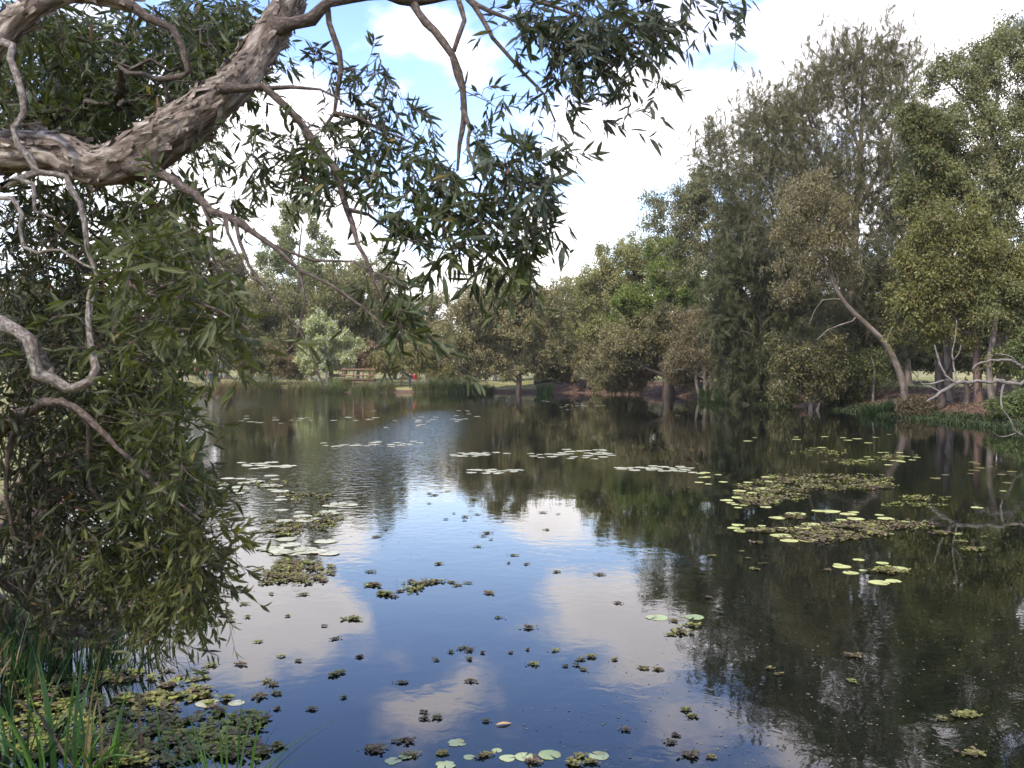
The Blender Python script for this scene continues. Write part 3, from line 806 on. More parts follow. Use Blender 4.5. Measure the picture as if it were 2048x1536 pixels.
for (px, py, rx, ry, Yb, A, B, lab) in [
    (1125, 725, 42, 36, 97, (.04, .045, .024), (.11, .1, .06), 'shaded bush right of the round paperbark, behind the log'), (1190, 720, 40, 40, 90, (.06, .06, .035), (.15, .135, .085), 'grey olive bush above the bare brown bank'),
    (1175, 655, 40, 50, 97, (.06, .065, .035), (.15, .145, .08), 'rounded olive tree top right of the round paperbark'), (1270, 730, 40, 30, 80, (.06, .058, .036), (.16, .14, .09), 'greyish bush hanging over the bare brown bank'),
    (905, 715, 50, 40, 97, (.06, .062, .03), (.15, .14, .075), 'olive bush at the left shoulder of the round paperbark'), (860, 700, 45, 40, 101, (.075, .07, .035), (.18, .155, .085), 'light tan bush between the slim gum and the round paperbark'),
    (720, 712, 50, 26, 101, (.07, .05, .035), (.16, .12, .085), 'reddish brown scrub behind the footbridge'), (600, 720, 55, 26, 103, (.055, .045, .028), (.14, .115, .075), 'brown scrub left of the pale flecked tree'),
    (500, 700, 60, 40, 106, (.05, .055, .028), (.13, .125, .07), 'wide bush behind the walkers, right of the shelter'), (1375, 735, 40, 32, 72, (.06, .05, .034), (.15, .125, .085), 'twiggy brown bush right of the forked dark trunk'), (1340, 650, 45, 45, 80, (.055, .055, .03), (.14, .13, .075), 'olive crown filling the space behind the forked paperbark')]:
    park_tree('scrub_bush', lab, 'bush', Yb, [[(px, min(py + ry, 765), .1), (px + 4, py, .07), (px - 4, py - ry * .6, .03)]], [(px, py, rx, ry), (px - rx * .4, py + ry * .3, rx * .6, ry * .6), (px + rx * .4, py + ry * .3, rx * .6, ry * .6)], 60, 90, (.26, .1), A, B, .5, .25, bark=M_BARKG, seed=120 + k, brk=.1)
    k += 1
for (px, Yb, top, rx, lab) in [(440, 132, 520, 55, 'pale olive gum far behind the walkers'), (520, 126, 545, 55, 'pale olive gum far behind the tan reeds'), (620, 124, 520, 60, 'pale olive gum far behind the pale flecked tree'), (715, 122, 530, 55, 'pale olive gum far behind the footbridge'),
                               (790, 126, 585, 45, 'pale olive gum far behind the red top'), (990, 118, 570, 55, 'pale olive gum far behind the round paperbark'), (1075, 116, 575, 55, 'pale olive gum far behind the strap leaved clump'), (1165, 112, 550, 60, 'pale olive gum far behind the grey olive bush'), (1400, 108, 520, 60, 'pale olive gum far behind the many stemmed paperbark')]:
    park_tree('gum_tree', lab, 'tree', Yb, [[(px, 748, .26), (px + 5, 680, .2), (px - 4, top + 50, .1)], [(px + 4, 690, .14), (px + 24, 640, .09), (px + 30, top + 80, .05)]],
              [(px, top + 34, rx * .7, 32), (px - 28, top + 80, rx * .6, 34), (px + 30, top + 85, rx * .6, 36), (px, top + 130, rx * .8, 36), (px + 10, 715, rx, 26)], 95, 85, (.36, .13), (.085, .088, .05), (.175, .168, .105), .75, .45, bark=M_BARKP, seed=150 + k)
    k += 1
# --- left bank behind the hanging foliage and further trees of the park
for (px, Yb, top, rx, lab) in [(40, 66, 560, 80, 'dark tree on the left bank behind the thick foliage, nearest the left edge'), (160, 84, 580, 70, 'dark tree on the left bank behind the thick foliage, second from the left edge'),
                               (270, 100, 600, 60, 'olive tree on the left bank behind the thick foliage, third from the left edge')]:
    park_tree('dense_tree', lab, 'tree', Yb, [[(px, 760, .25), (px + 5, 700, .2), (px - 5, top + 60, .1)]],
              [(px, top + 40, rx, 45), (px - 30, top + 90, rx * .8, 40), (px + 30, top + 95, rx * .8, 40)], 90, 90, (.34, .13), (.04, .045, .022), (.1, .1, .055), .75, .3, seed=70 + k, bark=M_BARKG)
    k += 1
# far wood: one mass of crowns along the edge of the park
r = np.random.default_rng(5)
mf = MB()
ang = np.linspace(-1.05, 1.05, 120)
for a_ in ang:
    R_ = r.uniform(190, 240)
    x0, y0 = R_ * math.sin(a_), R_ * math.cos(a_)
    hgt = r.uniform(9, 15)
    z0 = gz(x0, y0)[0]
    nn = 1500
    pt = ellipsoid_points((x0, y0, z0 + hgt * .42), (7.5, 5, hgt * .55), nn, r, .5)
    pt[:, 2] = np.maximum(pt[:, 2], z0)
    tn = np.clip(r.uniform(0, .5) + r.uniform(0, .5, nn), 0, 1)
    quad_leaves(mf, pt, rand_dirs(nn, r), 1.1 * r.uniform(.6, 1.3, nn), .55 * r.uniform(.6, 1.3, nn), mixcol((.05, .055, .03), (.12, .12, .07), tn), r)
tag(mf.build('far_wood', M_LEAF), 'distant olive wood closing the park behind the lawn', 'wood', kind='stuff')
# ------------------------------------------------------------------ the near paperbark: limbs, hanging branches, leaves
def px_path(rows):
    """rows (px, py, Y, radius in photo px) -> (x, y, z, radius m)"""
    return np.array([[*P(a, b, c), d * c / F] for a, b, c, d in rows])

def rough_limb(mb, path, step, sides, amp, r, flakes=0):
    """thick limb with torn papery bark: displaced tube plus lifted flakes"""
    pth = smooth_path(path, step)
    pts, rad = pth[:, :3], pth[:, 3]
    T = norm(np.gradient(pts, axis=0))
    n = norm(np.cross(T[0], np.array([.1, .2, 1.0])))
    ang = np.arange(sides) * 2 * math.pi / sides
    V, G, fr = [], [], []
    s = 0.0
    for i in range(len(pts)):
        n = norm(n - T[i] * np.dot(n, T[i])); b = np.cross(T[i], n)
        if i: s += np.linalg.norm(pts[i] - pts[i - 1])
        row = []
        for a in ang:
            d = np.cos(a) * n + np.sin(a) * b
            q = pts[i] + d * rad[i]
            g = Vector((s * 7.0, math.cos(a) * rad[i] * 16, math.sin(a) * rad[i] * 16))
            h = mnoise.fractal(g * 1.6, .75, 2.1, 5) * .6
            h += .45 * (mnoise.turbulence(g * 1.7, 3, True) - .5)
            big = mnoise.noise(Vector((s * 2.6, math.cos(a) * 1.3, math.sin(a) * 1.3)))
            row.append(q + d * (h * amp + big * amp * 1.6))
            G.append((s, math.cos(a) * rad[i], math.sin(a) * rad[i]))
        V.append(np.array(row)); fr.append((pts[i], n.copy(), b.copy(), T[i], rad[i], s))
    i = np.arange(len(pts) - 1)[:, None] * sides; j = np.arange(sides)[None, :]; k = (j + 1) % sides
    mb.add(np.concatenate(V), [np.stack([i + j, i + k, i + sides + k, i + sides + j], -1).reshape(-1, 4)], None, np.array(G))
    for _ in range(flakes):
        q = r.integers(2, len(fr) - 2)
        c, n, b, t, rd, s = fr[q]
        a = r.uniform(0, 2 * math.pi)
        d = np.cos(a) * n + np.sin(a) * b
        w = np.cross(t, d)
        ln, wd = r.uniform(.02, .08), r.uniform(.006, .024)
        tl = norm(t * r.choice([-1, 1]) + w * r.uniform(-.7, .7)); wl = np.cross(tl, d)
        lift = r.uniform(.003, .014)
        P0 = c + d * (rd + amp * .15)
        F_, Gf = [], []
        for u in np.linspace(0, 1, 5):
            for v in (-1, -.3, .4, 1):
                ww = wd * .5 * (1 - .45 * u * u) * (1 + .25 * math.sin(9 * u + v * 3 + s * 50))
                F_.append(P0 + tl * ln * u + wl * ww * v + d * (lift * u * u * (1 + .5 * v) - rd * .0 - .5 * (ww * v) ** 2 / rd))
                Gf.append((s + ln * u + 3, math.cos(a) * rd + ww * v, math.sin(a) * rd))
        ii = np.arange(4)[:, None] * 4; jj = np.arange(3)[None, :]
        mb.add(np.array(F_), [np.stack([ii + jj, ii + jj + 1, ii + jj + 5, ii + jj + 4], -1).reshape(-1, 4)], None, np.array(Gf))

def sprays(regions, r):
    T, meta = [], []
    for (px, py, rx, ry, y0, y1, n, ll, tone) in regions:
        k = 0
        while k < n:
            u, v = r.uniform(-1, 1, 2)
            if u * u + v * v > 1:
                continue
            T.append(P(px + u * rx, py + v * ry, r.uniform(y0, y1))); meta.append((ll, tone)); k += 1
    return np.array(T), meta

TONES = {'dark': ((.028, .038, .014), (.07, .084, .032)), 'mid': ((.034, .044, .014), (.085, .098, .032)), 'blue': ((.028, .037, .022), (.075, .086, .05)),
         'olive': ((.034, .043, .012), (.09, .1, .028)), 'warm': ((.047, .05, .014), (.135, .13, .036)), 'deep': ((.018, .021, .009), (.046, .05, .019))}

def leafy(root, T, meta, pos, rad, chains, po, par, r, droop=.55, twig_mat=None, nl=(8, 14), red=.02, up=0.0, bare=0.0):
    """leaf sprays at the ends of the twigs, plus the twigs themselves"""
    mtw = MB()
    draw_chains(mtw, pos, rad, chains, lambda ch: po[ch[-1]] < 0, lambda q: 5 if q > .004 else 4)
    P0, D0, N0, L0, W0, C0, K0 = [], [], [], [], [], [], []
    for q, (ll, tone) in zip(T, meta):
        if r.uniform() < bare:
            continue
        ax = norm(r.normal(size=3) * .8 + np.array([.15, 0, -droop + up]))
        ln = r.uniform(1.0, 3.0) * ll
        m_ = r.integers(nl[0], nl[1] + 1)
        bend = r.normal(size=3) * .25 + np.array([0, 0, -.25])
        tt = np.linspace(0, 1, 6)[:, None]
        tw = q + ax * ln * tt + bend * ln * tt * tt
        tube(mtw, tw, np.linspace(.0017, .0008, 6), 3, cap=False)
        A, B = TONES[tone]
        tb = r.uniform(0, 1)
        t = np.sort(r.uniform(.05, 1, m_)); t[-3:] = (.93, .97, 1.0)
        base = q + ax * ln * t[:, None] + bend * ln * (t * t)[:, None]
        sd = norm(np.cross(ax, r.normal(size=(m_, 3))))
        spread = r.uniform(.5, 1.3, m_)
        d = norm(ax + sd * spread[:, None] + np.array([0, 0, -.35 * droop + up * .4]))
        P0.append(base); D0.append(d); N0.append(norm(r.normal(size=(m_, 3)) + np.array([0, 0, .8])))
        lf = ll * r.uniform(.45, 1.25, m_) * np.where(t > .9, .8, 1)
        L0.append(lf); W0.append(lf * r.uniform(.16, .26, m_)); K0.append(r.uniform(-.15, .6, m_))
        c = mixcol(A, B, np.clip(tb * .5 + r.uniform(0, .5, m_), 0, 1)) * r.uniform(.8, 1.2, (m_, 1))
        rr = r.uniform(0, 1, m_)
        c[rr < red] = np.array([.11, .06, .03]) * r.uniform(.6, 1.1, ((rr < red).sum(), 1))
        ry_ = (rr > 1 - red * .6)
        c[ry_] = np.array([.2, .16, .05]) * r.uniform(.6, 1.1, (ry_.sum(), 1))
        C0.append(c)
    mtw.build('twigs', twig_mat or M_TWIG, root, True, False, True)
    mb = MB()
    fine_leaves(mb, np.concatenate(P0), np.concatenate(D0), np.concatenate(N0), np.concatenate(L0), np.concatenate(W0), np.concatenate(K0), np.concatenate(C0))
    mb.build('foliage', M_NEAR, root)

r = np.random.default_rng(21)
tx, ty = -3.15, 3.2
pbark = thing('paperbark_tree', 'near paperbark with a thick flaking limb crossing the upper left', 'tree', (tx, ty, gz(tx, ty)[0]))
TOP = P(-260, 250, 3.2)
trunk = np.array([[tx, ty, gz(tx, ty)[0] - .2, .2], [tx + .05, ty + .02, 1.2, .17], [tx + .18, ty, 2.2, .15], [tx + .3, ty, 2.75, .12]])
limb = np.concatenate([[[tx + .25, ty, 2.62, .11]], px_path([(-140, 315, 3.2, 45.8), (0, 304, 3.2, 41.4), (110, 302, 3.2, 39.6), (200, 334, 3.18, 39.6), (270, 312, 3.15, 45.8), (335, 272, 3.12, 44.0), (400, 226, 3.12, 39.6), (455, 178, 3.15, 37.0), (505, 122, 3.2, 33.4), (545, 60, 3.25, 29.9), (578, 0, 3.3, 27.3), (600, -80, 3.4, 24.6), (640, -190, 3.5, 19.4)])])
limb2 = np.concatenate([[[tx + .3, ty, 2.75, .085]], px_path([(-120, 190, 3.1, 31.7), (-30, 110, 3.0, 28.2), (15, 60, 3.0, 25.5), (70, 12, 3.0, 24.6), (140, -16, 3.05, 22.0), (210, -8, 3.1, 18.5), (262, 12, 3.15, 13.2)])])
mt = MB()
rough_limb(mt, trunk, .03, 40, .016, r, 120)
mt.build('trunk', M_PAPER, pbark, True, False, True)
mt = MB()
rough_limb(mt, limb, .010, 72, .015, r, 900)
mt.build('limb', M_PAPER, pbark, True, False, True)
mt = MB()
rough_limb(mt, limb2, .014, 40, .010, r, 200)
mt.build('limb', M_PAPER, pbark, True, False, True)

BR = [  # hanging branches of the upper tree
    [(262, 12, 3.15, 15), (300, 40, 3.15, 10), (345, 55, 3.15, 9), (362, 90, 3.15, 8), (378, 140, 3.15, 8), (362, 152, 3.15, 7), (330, 160, 3.2, 6), (285, 148, 3.3, 5), (240, 138, 3.4, 4)],
    [(330, 160, 3.2, 6), (332, 200, 3.2, 4), (331, 225, 3.25, 2)],
    [(560, 55, 3.2, 22), (590, 48, 3.2, 17), (625, 38, 3.2, 15), (655, 10, 3.2, 14), (700, -6, 3.2, 13), (770, -8, 3.25, 12), (830, 0, 3.3, 11), (900, -6, 3.3, 8), (990, -30, 3.3, 6), (1120, -50, 3.3, 5)],
    [(655, 14, 3.2, 9), (660, 50, 3.2, 8), (678, 100, 3.2, 7.5), (680, 140, 3.2, 7), (674, 190, 3.2, 6), (668, 225, 3.2, 5), (640, 262, 3.2, 3)],
    [(668, 225, 3.2, 5), (720, 240, 3.2, 4), (770, 265, 3.2, 3), (830, 290, 3.2, 2)],
    [(825, 4, 3.3, 10), (850, 45, 3.25, 9), (885, 80, 3.2, 9), (908, 108, 3.2, 9), (916, 145, 3.2, 9), (925, 180, 3.2, 8), (925, 230, 3.2, 7), (922, 290, 3.2, 5.5), (915, 345, 3.2, 3.5)],
    [(925, 215, 3.2, 6), (940, 255, 3.15, 5), (935, 300, 3.1, 4), (952, 350, 3.05, 3)],
    [(915, -4, 3.3, 6), (926, 40, 3.25, 6), (914, 75, 3.2, 5), (910, 104, 3.2, 5)],
    [(930, -6, 3.3, 6), (965, 35, 3.25, 6), (985, 75, 3.2, 5.5), (1012, 108, 3.2, 5), (1040, 140, 3.2, 4), (1085, 190, 3.2, 3), (1110, 240, 3.2, 2)],
    [(940, 0, 3.3, 5), (985, 25, 3.25, 5), (1020, 38, 3.25, 4), (1075, 62, 3.25, 3), (1150, 90, 3.25, 2.5), (1215, 130, 3.25, 2), (1260, 175, 3.25, 1.5)],
    [(990, -30, 3.3, 6), (1080, 5, 3.3, 5), (1160, 35, 3.3, 4), (1230, 70, 3.3, 3), (1300, 120, 3.3, 2)],
    [(450, 176, 3.05, 14), (490, 178, 3.0, 9), (530, 178, 2.95, 9), (556, 195, 2.95, 9), (598, 245, 2.95, 9), (640, 298, 2.95, 8.5), (674, 342, 2.95, 8), (690, 395, 2.95, 7.5), (704, 445, 2.9, 6.5), (718, 490, 2.85, 5.5), (745, 545, 2.8, 4), (775, 620, 2.75, 3)],
    [(520, 178, 2.95, 7), (580, 176, 3.0, 4), (640, 182, 3.0, 3), (700, 210, 3.0, 2)],
    [(702, 420, 2.9, 6), (740, 430, 2.95, 4), (770, 455, 3.0, 3)],
    [(260, 335, 3.1, 22), (300, 338, 2.95, 13), (345, 358, 2.85, 11), (390, 388, 2.8, 10), (425, 424, 2.75, 9), (452, 434, 2.72, 9), (484, 448, 2.7, 11), (500, 464, 2.7, 7), (545, 490, 2.68, 6), (600, 540, 2.65, 4.5), (660, 570, 2.62, 4), (720, 610, 2.6, 3), (790, 680, 2.6, 2)],
    [(402, 398, 2.78, 6), (420, 445, 2.76, 5), (424, 500, 2.74, 4), (434, 560, 2.7, 3), (445, 640, 2.7, 2)],
    [(450, 432, 2.72, 6), (455, 470, 2.7, 4), (480, 520, 2.68, 3), (520, 570, 2.65, 2)],
    [(600, 540, 2.65, 4), (610, 600, 2.62, 3), (600, 660, 2.6, 2.4), (560, 720, 2.58, 2)],
    [(470, 440, 2.7, 5), (500, 530, 2.66, 3.4), (540, 590, 2.62, 3), (600, 660, 2.6, 2.5), (650, 780, 2.58, 1.8)],
    [(545, 490, 2.68, 4), (620, 520, 2.66, 3), (700, 520, 2.66, 2.5), (780, 560, 2.66, 2)],
    [(26, 92, 2.9, 9), (22, 115, 2.88, 8), (36, 155, 2.86, 8), (47, 195, 2.85, 8), (46, 228, 2.84, 8), (30, 258, 2.83, 7), (36, 288, 2.83, 8), (58, 318, 2.82, 8), (78, 345, 2.82, 8), (112, 347, 2.82, 7), (132, 354, 2.81, 7), (140, 382, 2.8, 7), (160, 405, 2.8, 6.5), (171, 445, 2.8, 6), (176, 500, 2.8, 6), (190, 548, 2.78, 5), (182, 600, 2.75, 5), (178, 660, 2.75, 5), (176, 700, 2.75, 4)],
    [(0, 372, 2.8, 7), (30, 358, 2.8, 6), (62, 370, 2.8, 6), (78, 395, 2.8, 5), (72, 420, 2.8, 4), (110, 435, 2.8, 3)],
    [(-30, 395, 2.75, 6), (28, 395, 2.75, 5.5), (46, 425, 2.75, 5), (36, 460, 2.75, 4.5), (40, 490, 2.75, 4), (75, 508, 2.75, 3.5), (120, 500, 2.7, 3), (170, 530, 2.65, 2.5), (260, 560, 2.55, 2), (330, 570, 2.4, 1.6)],
]
paths = [limb, limb2] + [px_path(b) for b in BR]
REG = [(110, 130, 150, 110, 3.6, 5.2, 240, 0.076, 'dark'), (300, 110, 170, 100, 3.6, 5.0, 264, 0.076, 'dark'), (420, 60, 120, 70, 3.6, 4.8, 152, 0.076, 'dark'), (240, 220, 170, 60, 3.5, 4.8, 176, 0.076, 'dark'), (90, 215, 100, 50, 3.5, 4.6, 100, 0.076, 'mid'), (450, 130, 70, 60, 3.4, 4.5, 64, 0.068, 'mid'),
       (60, 45, 80, 60, 3.4, 4.4, 54, 0.076, 'mid'),
       (570, 300, 95, 75, 2.9, 3.4, 28, 0.061, 'dark'), (650, 330, 60, 90, 2.9, 3.3, 24, 0.065, 'dark'), (740, 180, 65, 80, 3.1, 3.5, 26, 0.053, 'blue'), (640, 120, 30, 50, 3.1, 3.4, 6, 0.053, 'blue'), (790, 260, 80, 60, 3.1, 3.5, 21, 0.065, 'blue'), (700, 270, 90, 60, 3.1, 3.5, 21, 0.065, 'dark'),
       (860, 330, 60, 60, 3.0, 3.3, 17, 0.068, 'dark'), (760, 370, 70, 55, 2.9, 3.2, 18, 0.068, 'dark'), (1000, 330, 105, 80, 2.9, 3.3, 39, 0.080, 'blue'), (1040, 420, 75, 85, 2.8, 3.2, 31, 0.080, 'blue'), (900, 430, 110, 75, 2.8, 3.2, 41, 0.076, 'dark'), (960, 500, 110, 35, 2.8, 3.1, 18, 0.076, 'mid'), (1085, 330, 35, 55, 2.9, 3.1, 6, 0.076, 'blue'),
       (1010, 160, 60, 80, 3.1, 3.4, 7, 0.061, 'blue'), (1110, 190, 50, 60, 3.1, 3.4, 9, 0.065, 'blue'),
       (1120, 40, 110, 50, 3.1, 3.5, 42, 0.076, 'blue'), (1230, 55, 90, 60, 3.1, 3.5, 39, 0.076, 'blue'), (1170, 110, 90, 40, 3.1, 3.4, 20, 0.076, 'blue'), (1270, 150, 45, 50, 3.1, 3.4, 6, 0.065, 'blue'), (1300, 30, 60, 40, 3.1, 3.4, 16, 0.076, 'blue'), (1225, 225, 40, 25, 3.1, 3.3, 3, 0.065, 'blue'), (1480, 12, 40, 22, 3.2, 3.4, 3, 0.065, 'blue'), (1400, -10, 60, 20, 3.2, 3.4, 6, 0.068, 'blue'),
       (780, 580, 45, 50, 2.6, 2.9, 7, 0.065, 'dark'), (815, 625, 40, 45, 2.5, 2.8, 6, 0.068, 'dark'), (760, 560, 40, 50, 2.6, 2.9, 5, 0.061, 'dark'), (790, 640, 40, 40, 2.5, 2.7, 3, 0.065, 'mid'),
       (480, 330, 90, 100, 2.9, 3.5, 24, 0.057, 'dark'), (410, 300, 40, 40, 3.2, 3.6, 9, 0.053, 'mid'),
       (360, 400, 50, 60, 2.8, 3.2, 21, 0.068, 'mid'), (340, 470, 50, 50, 2.5, 2.9, 21, 0.076, 'olive')]
T, meta = sprays(REG, r)
pos, rad, chains, po, par = grow(paths, T, r, step=.07, r0=.0011, pipe=2.3, arch=.1, droop=.05, up_pen=.5, spread=.14, jit=.0035)
for ch in chains:
    if po[ch[-1]] >= 2:
        mb_ = MB()
        q = rad[ch] * .85; q[0] = min(q[0], q[1] * 1.4)
        tube(mb_, pos[ch], q, 9, wob=.17, cap=False)
        mb_.build('branch', M_PALE if po[ch[-1]] in (22, 23, 24) else M_TWIG, pbark, True, False, True)
leafy(pbark, T, meta, pos, rad, chains, po, par, r, nl=(9, 16), red=.014)

# ---- the lower bush at the left edge, standing at the water
r = np.random.default_rng(33)
bx, by = -3.6, 6.5
bush = thing('paperbark_bush', 'bushy paperbark at the left edge with crooked pale stems trailing over the water', 'bush', (bx, by, gz(bx, by)[0]))
gb0 = gz(bx, by)[0] - .15
def rooted(x, y, rad_, rows):
    return np.concatenate([[[x, y, gz(x, y)[0] - .15, rad_]], px_path(rows)])
BB = [
    rooted(bx, by, .07, [(-200, 900, 3.6, 40), (-120, 700, 3.0, 32), (-40, 650, 2.7, 22), (0, 645, 2.6, 16), (34, 662, 2.55, 15), (58, 684, 2.5, 15), (62, 722, 2.5, 14), (76, 745, 2.5, 14), (104, 758, 2.5, 13), (132, 777, 2.5, 12), (152, 773, 2.5, 11), (178, 760, 2.5, 10), (191, 735, 2.52, 9), (182, 700, 2.55, 7), (176, 640, 2.6, 6), (182, 560, 2.65, 4)]),
    px_path([(70, 684, 2.52, 8), (84, 705, 2.55, 8), (98, 735, 2.55, 8), (106, 756, 2.5, 7)]),
    rooted(bx + .15, by + .3, .05, [(-140, 1000, 3.7, 20), (-20, 880, 3.4, 14), (40, 830, 3.2, 11), (120, 800, 2.9, 9), (170, 830, 2.8, 8), (210, 870, 2.8, 7), (260, 920, 2.75, 5), (330, 980, 2.7, 3), (400, 1040, 2.7, 2)]),
    rooted(bx - .3, by + .5, .045, [(-30, 1180, 4.6, 16), (30, 1020, 4.2, 13), (70, 900, 3.9, 11), (60, 760, 3.7, 9), (100, 640, 3.6, 7), (160, 540, 3.6, 5), (220, 450, 3.6, 3)]),
    rooted(bx + .3, by + .1, .04, [(60, 1180, 4.2, 13), (140, 1060, 3.8, 11), (210, 1000, 3.5, 9), (290, 1020, 3.3, 7), (370, 1080, 3.1, 5), (440, 1120, 3.0, 3)]),
    rooted(bx + .4, by + .5, .03, [(150, 1260, 4.4, 10), (200, 1180, 4.0, 8), (270, 1160, 3.6, 6), (340, 1200, 3.3, 4), (380, 1240, 3.2, 2)]),
    px_path([(120, 800, 2.9, 7), (180, 850, 3.0, 6), (172, 940, 3.05, 5), (200, 1000, 3.1, 4)]),
    px_path([(40, 830, 3.2, 7), (20, 900, 3.2, 6), (10, 1000, 3.2, 5), (40, 1100, 3.3, 4)]),
    px_path([(160, 540, 3.6, 4), (230, 560, 3.0, 4), (300, 585, 2.5, 3.6), (380, 600, 2.2, 3.2), (440, 620, 2.1, 2.6), (500, 660, 2.05, 2)]),
    px_path([(300, 585, 2.5, 3), (360, 560, 2.2, 2.6), (420, 540, 2.1, 2)]),
    px_path([(100, 640, 3.6, 6), (180, 690, 3.4, 5), (260, 720, 3.2, 4), (330, 760, 3.1, 2.5)]),
]
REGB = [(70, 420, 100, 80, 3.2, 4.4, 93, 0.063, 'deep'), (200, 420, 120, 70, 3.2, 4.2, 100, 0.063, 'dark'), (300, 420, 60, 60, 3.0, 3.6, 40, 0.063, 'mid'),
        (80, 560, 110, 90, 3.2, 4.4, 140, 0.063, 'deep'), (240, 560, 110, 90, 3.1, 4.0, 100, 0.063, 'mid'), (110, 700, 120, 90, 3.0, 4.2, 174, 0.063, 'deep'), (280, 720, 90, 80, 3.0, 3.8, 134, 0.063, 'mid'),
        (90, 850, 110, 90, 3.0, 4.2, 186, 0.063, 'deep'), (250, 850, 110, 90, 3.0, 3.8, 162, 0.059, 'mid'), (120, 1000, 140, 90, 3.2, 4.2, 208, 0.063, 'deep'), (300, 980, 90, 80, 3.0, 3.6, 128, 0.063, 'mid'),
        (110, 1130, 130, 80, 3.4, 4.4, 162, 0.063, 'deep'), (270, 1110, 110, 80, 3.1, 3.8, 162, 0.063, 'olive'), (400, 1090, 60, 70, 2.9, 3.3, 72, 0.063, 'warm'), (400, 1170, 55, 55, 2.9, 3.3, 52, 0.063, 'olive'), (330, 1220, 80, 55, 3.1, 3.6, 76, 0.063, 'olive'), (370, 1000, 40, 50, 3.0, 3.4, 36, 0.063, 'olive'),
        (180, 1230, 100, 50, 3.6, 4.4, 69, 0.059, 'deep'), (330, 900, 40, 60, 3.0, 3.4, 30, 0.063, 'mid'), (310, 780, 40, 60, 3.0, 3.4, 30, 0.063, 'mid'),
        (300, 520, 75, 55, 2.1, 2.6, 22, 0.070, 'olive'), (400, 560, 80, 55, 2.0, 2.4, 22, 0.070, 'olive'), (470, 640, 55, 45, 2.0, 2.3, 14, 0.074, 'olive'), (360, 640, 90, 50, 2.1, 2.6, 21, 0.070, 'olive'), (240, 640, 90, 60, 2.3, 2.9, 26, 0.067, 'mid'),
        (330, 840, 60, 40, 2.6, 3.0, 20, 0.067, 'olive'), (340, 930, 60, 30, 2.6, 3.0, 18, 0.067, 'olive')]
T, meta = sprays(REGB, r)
pos, rad, chains, po, par = grow(BB, T, r, step=.08, r0=.0011, pipe=2.3, arch=.08, droop=.03, up_pen=.3, spread=.16, jit=.0035)
for ch in chains:
    if po[ch[-1]] >= 0:
        mb_ = MB()
        q = rad[ch] * .85; q[0] = min(q[0], q[1] * 1.4)
        tube(mb_, pos[ch], q, 9, wob=.17, cap=False)
        mb_.build('trunk' if po[ch[-1]] == 0 else 'stem', M_PALE if po[ch[-1]] in (0, 1) else M_TWIG, bush, True, False, True)
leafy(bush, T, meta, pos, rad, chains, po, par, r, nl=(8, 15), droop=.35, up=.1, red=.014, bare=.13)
# ------------------------------------------------------------------ reeds, sedges and bank plants
def blades(mb, base, dirs, Ln, Wd, bend, col, r, seg=5):
    """arching grass blades, V folded; base (n,3), dirs horizontal lean (n,2)"""
    n = len(base)
    t = np.linspace(0, 1, seg + 1)
    lean = np.c_[dirs, np.zeros(n)]
    side = np.c_[-dirs[:, 1], dirs[:, 0], np.zeros(n)]
    side = norm(side + r.normal(size=(n, 3)) * .25)
    V = []
    for k, tt in enumerate(t):
        out = bend * tt ** 2 * .9
        z = Ln * (tt - .42 * np.minimum(bend / Ln, 1.4) * tt ** 2.4)
        c = base + lean * out[:, None] + np.array([0, 0, 1.0]) * z[:, None]
        w = Wd * (1 - tt ** 2.2) * (.75 + .5 * tt * (1 - tt) * 2)
        V += [c - side * w[:, None] * .5 + lean * (w * .25)[:, None], c, c + side * w[:, None] * .5 + lean * (w * .25)[:, None]]
    V = np.stack(V, 1).reshape(-1, 3)
    m = 3 * (seg + 1)
    b = np.arange(n)[:, None] * m
    q = []
    for k in range(seg):
        o = 3 * k
        q += [(o, o + 1, o + 4, o + 3), (o + 1, o + 2, o + 5, o + 4)]
    mb.add(V, [np.concatenate([b + np.array([x]) for x in q])], np.repeat(col, m, axis=0))

def grass_clump(name, label, cat, pos, n, rad, h, w, bend, A, B, r, group=None, seg=5, dead=0.1, heads=None, squash=1.0):
    root = thing(name, label, cat, pos, group)
    mb = MB()
    a = r.uniform(0, 2 * math.pi, n); q = rad * np.sqrt(r.uniform(0, 1, n))
    bx_, by_ = pos[0] + np.cos(a) * q, pos[1] + np.sin(a) * q * squash
    z = np.maximum(gz(bx_, by_), -.25)
    base = np.c_[bx_, by_, z]
    d = np.c_[np.cos(a + r.normal(size=n) * .7), np.sin(a + r.normal(size=n) * .7)]
    Ln = h * r.uniform(.55, 1.15, n)
    c = mixcol(A, B, r.uniform(0, 1, n)) * r.uniform(.8, 1.2, (n, 1))
    dm = r.uniform(0, 1, n) < dead
    c[dm] = np.array([.24, .18, .09]) * r.uniform(.6, 1.2, (dm.sum(), 1))
    blades(mb, base, d, Ln, w * r.uniform(.6, 1.3, n), bend * Ln * r.uniform(.2, 1.2, n), c, r, seg)
    mb.build('leaf_blades', M_GRASS, root)
    if heads:
        mh = MB()
        for k in range(heads):
            p0 = base[r.integers(n)]
            tube(mh, [p0, p0 + np.array([.02, 0, h * .6]), p0 + np.array([r.normal() * .08, 0, h * r.uniform(.9, 1.15)])], [.008, .007, .014], 4, (.2, .14, .07), cap=False)
        mh.build('flower_stalks', M_PAINT, root)
    return root
r = np.random.default_rng(77)
RG1, RG2 = (.09, .105, .035), (.25, .22, .095)
FARREED = 'reed clumps along the far bank'
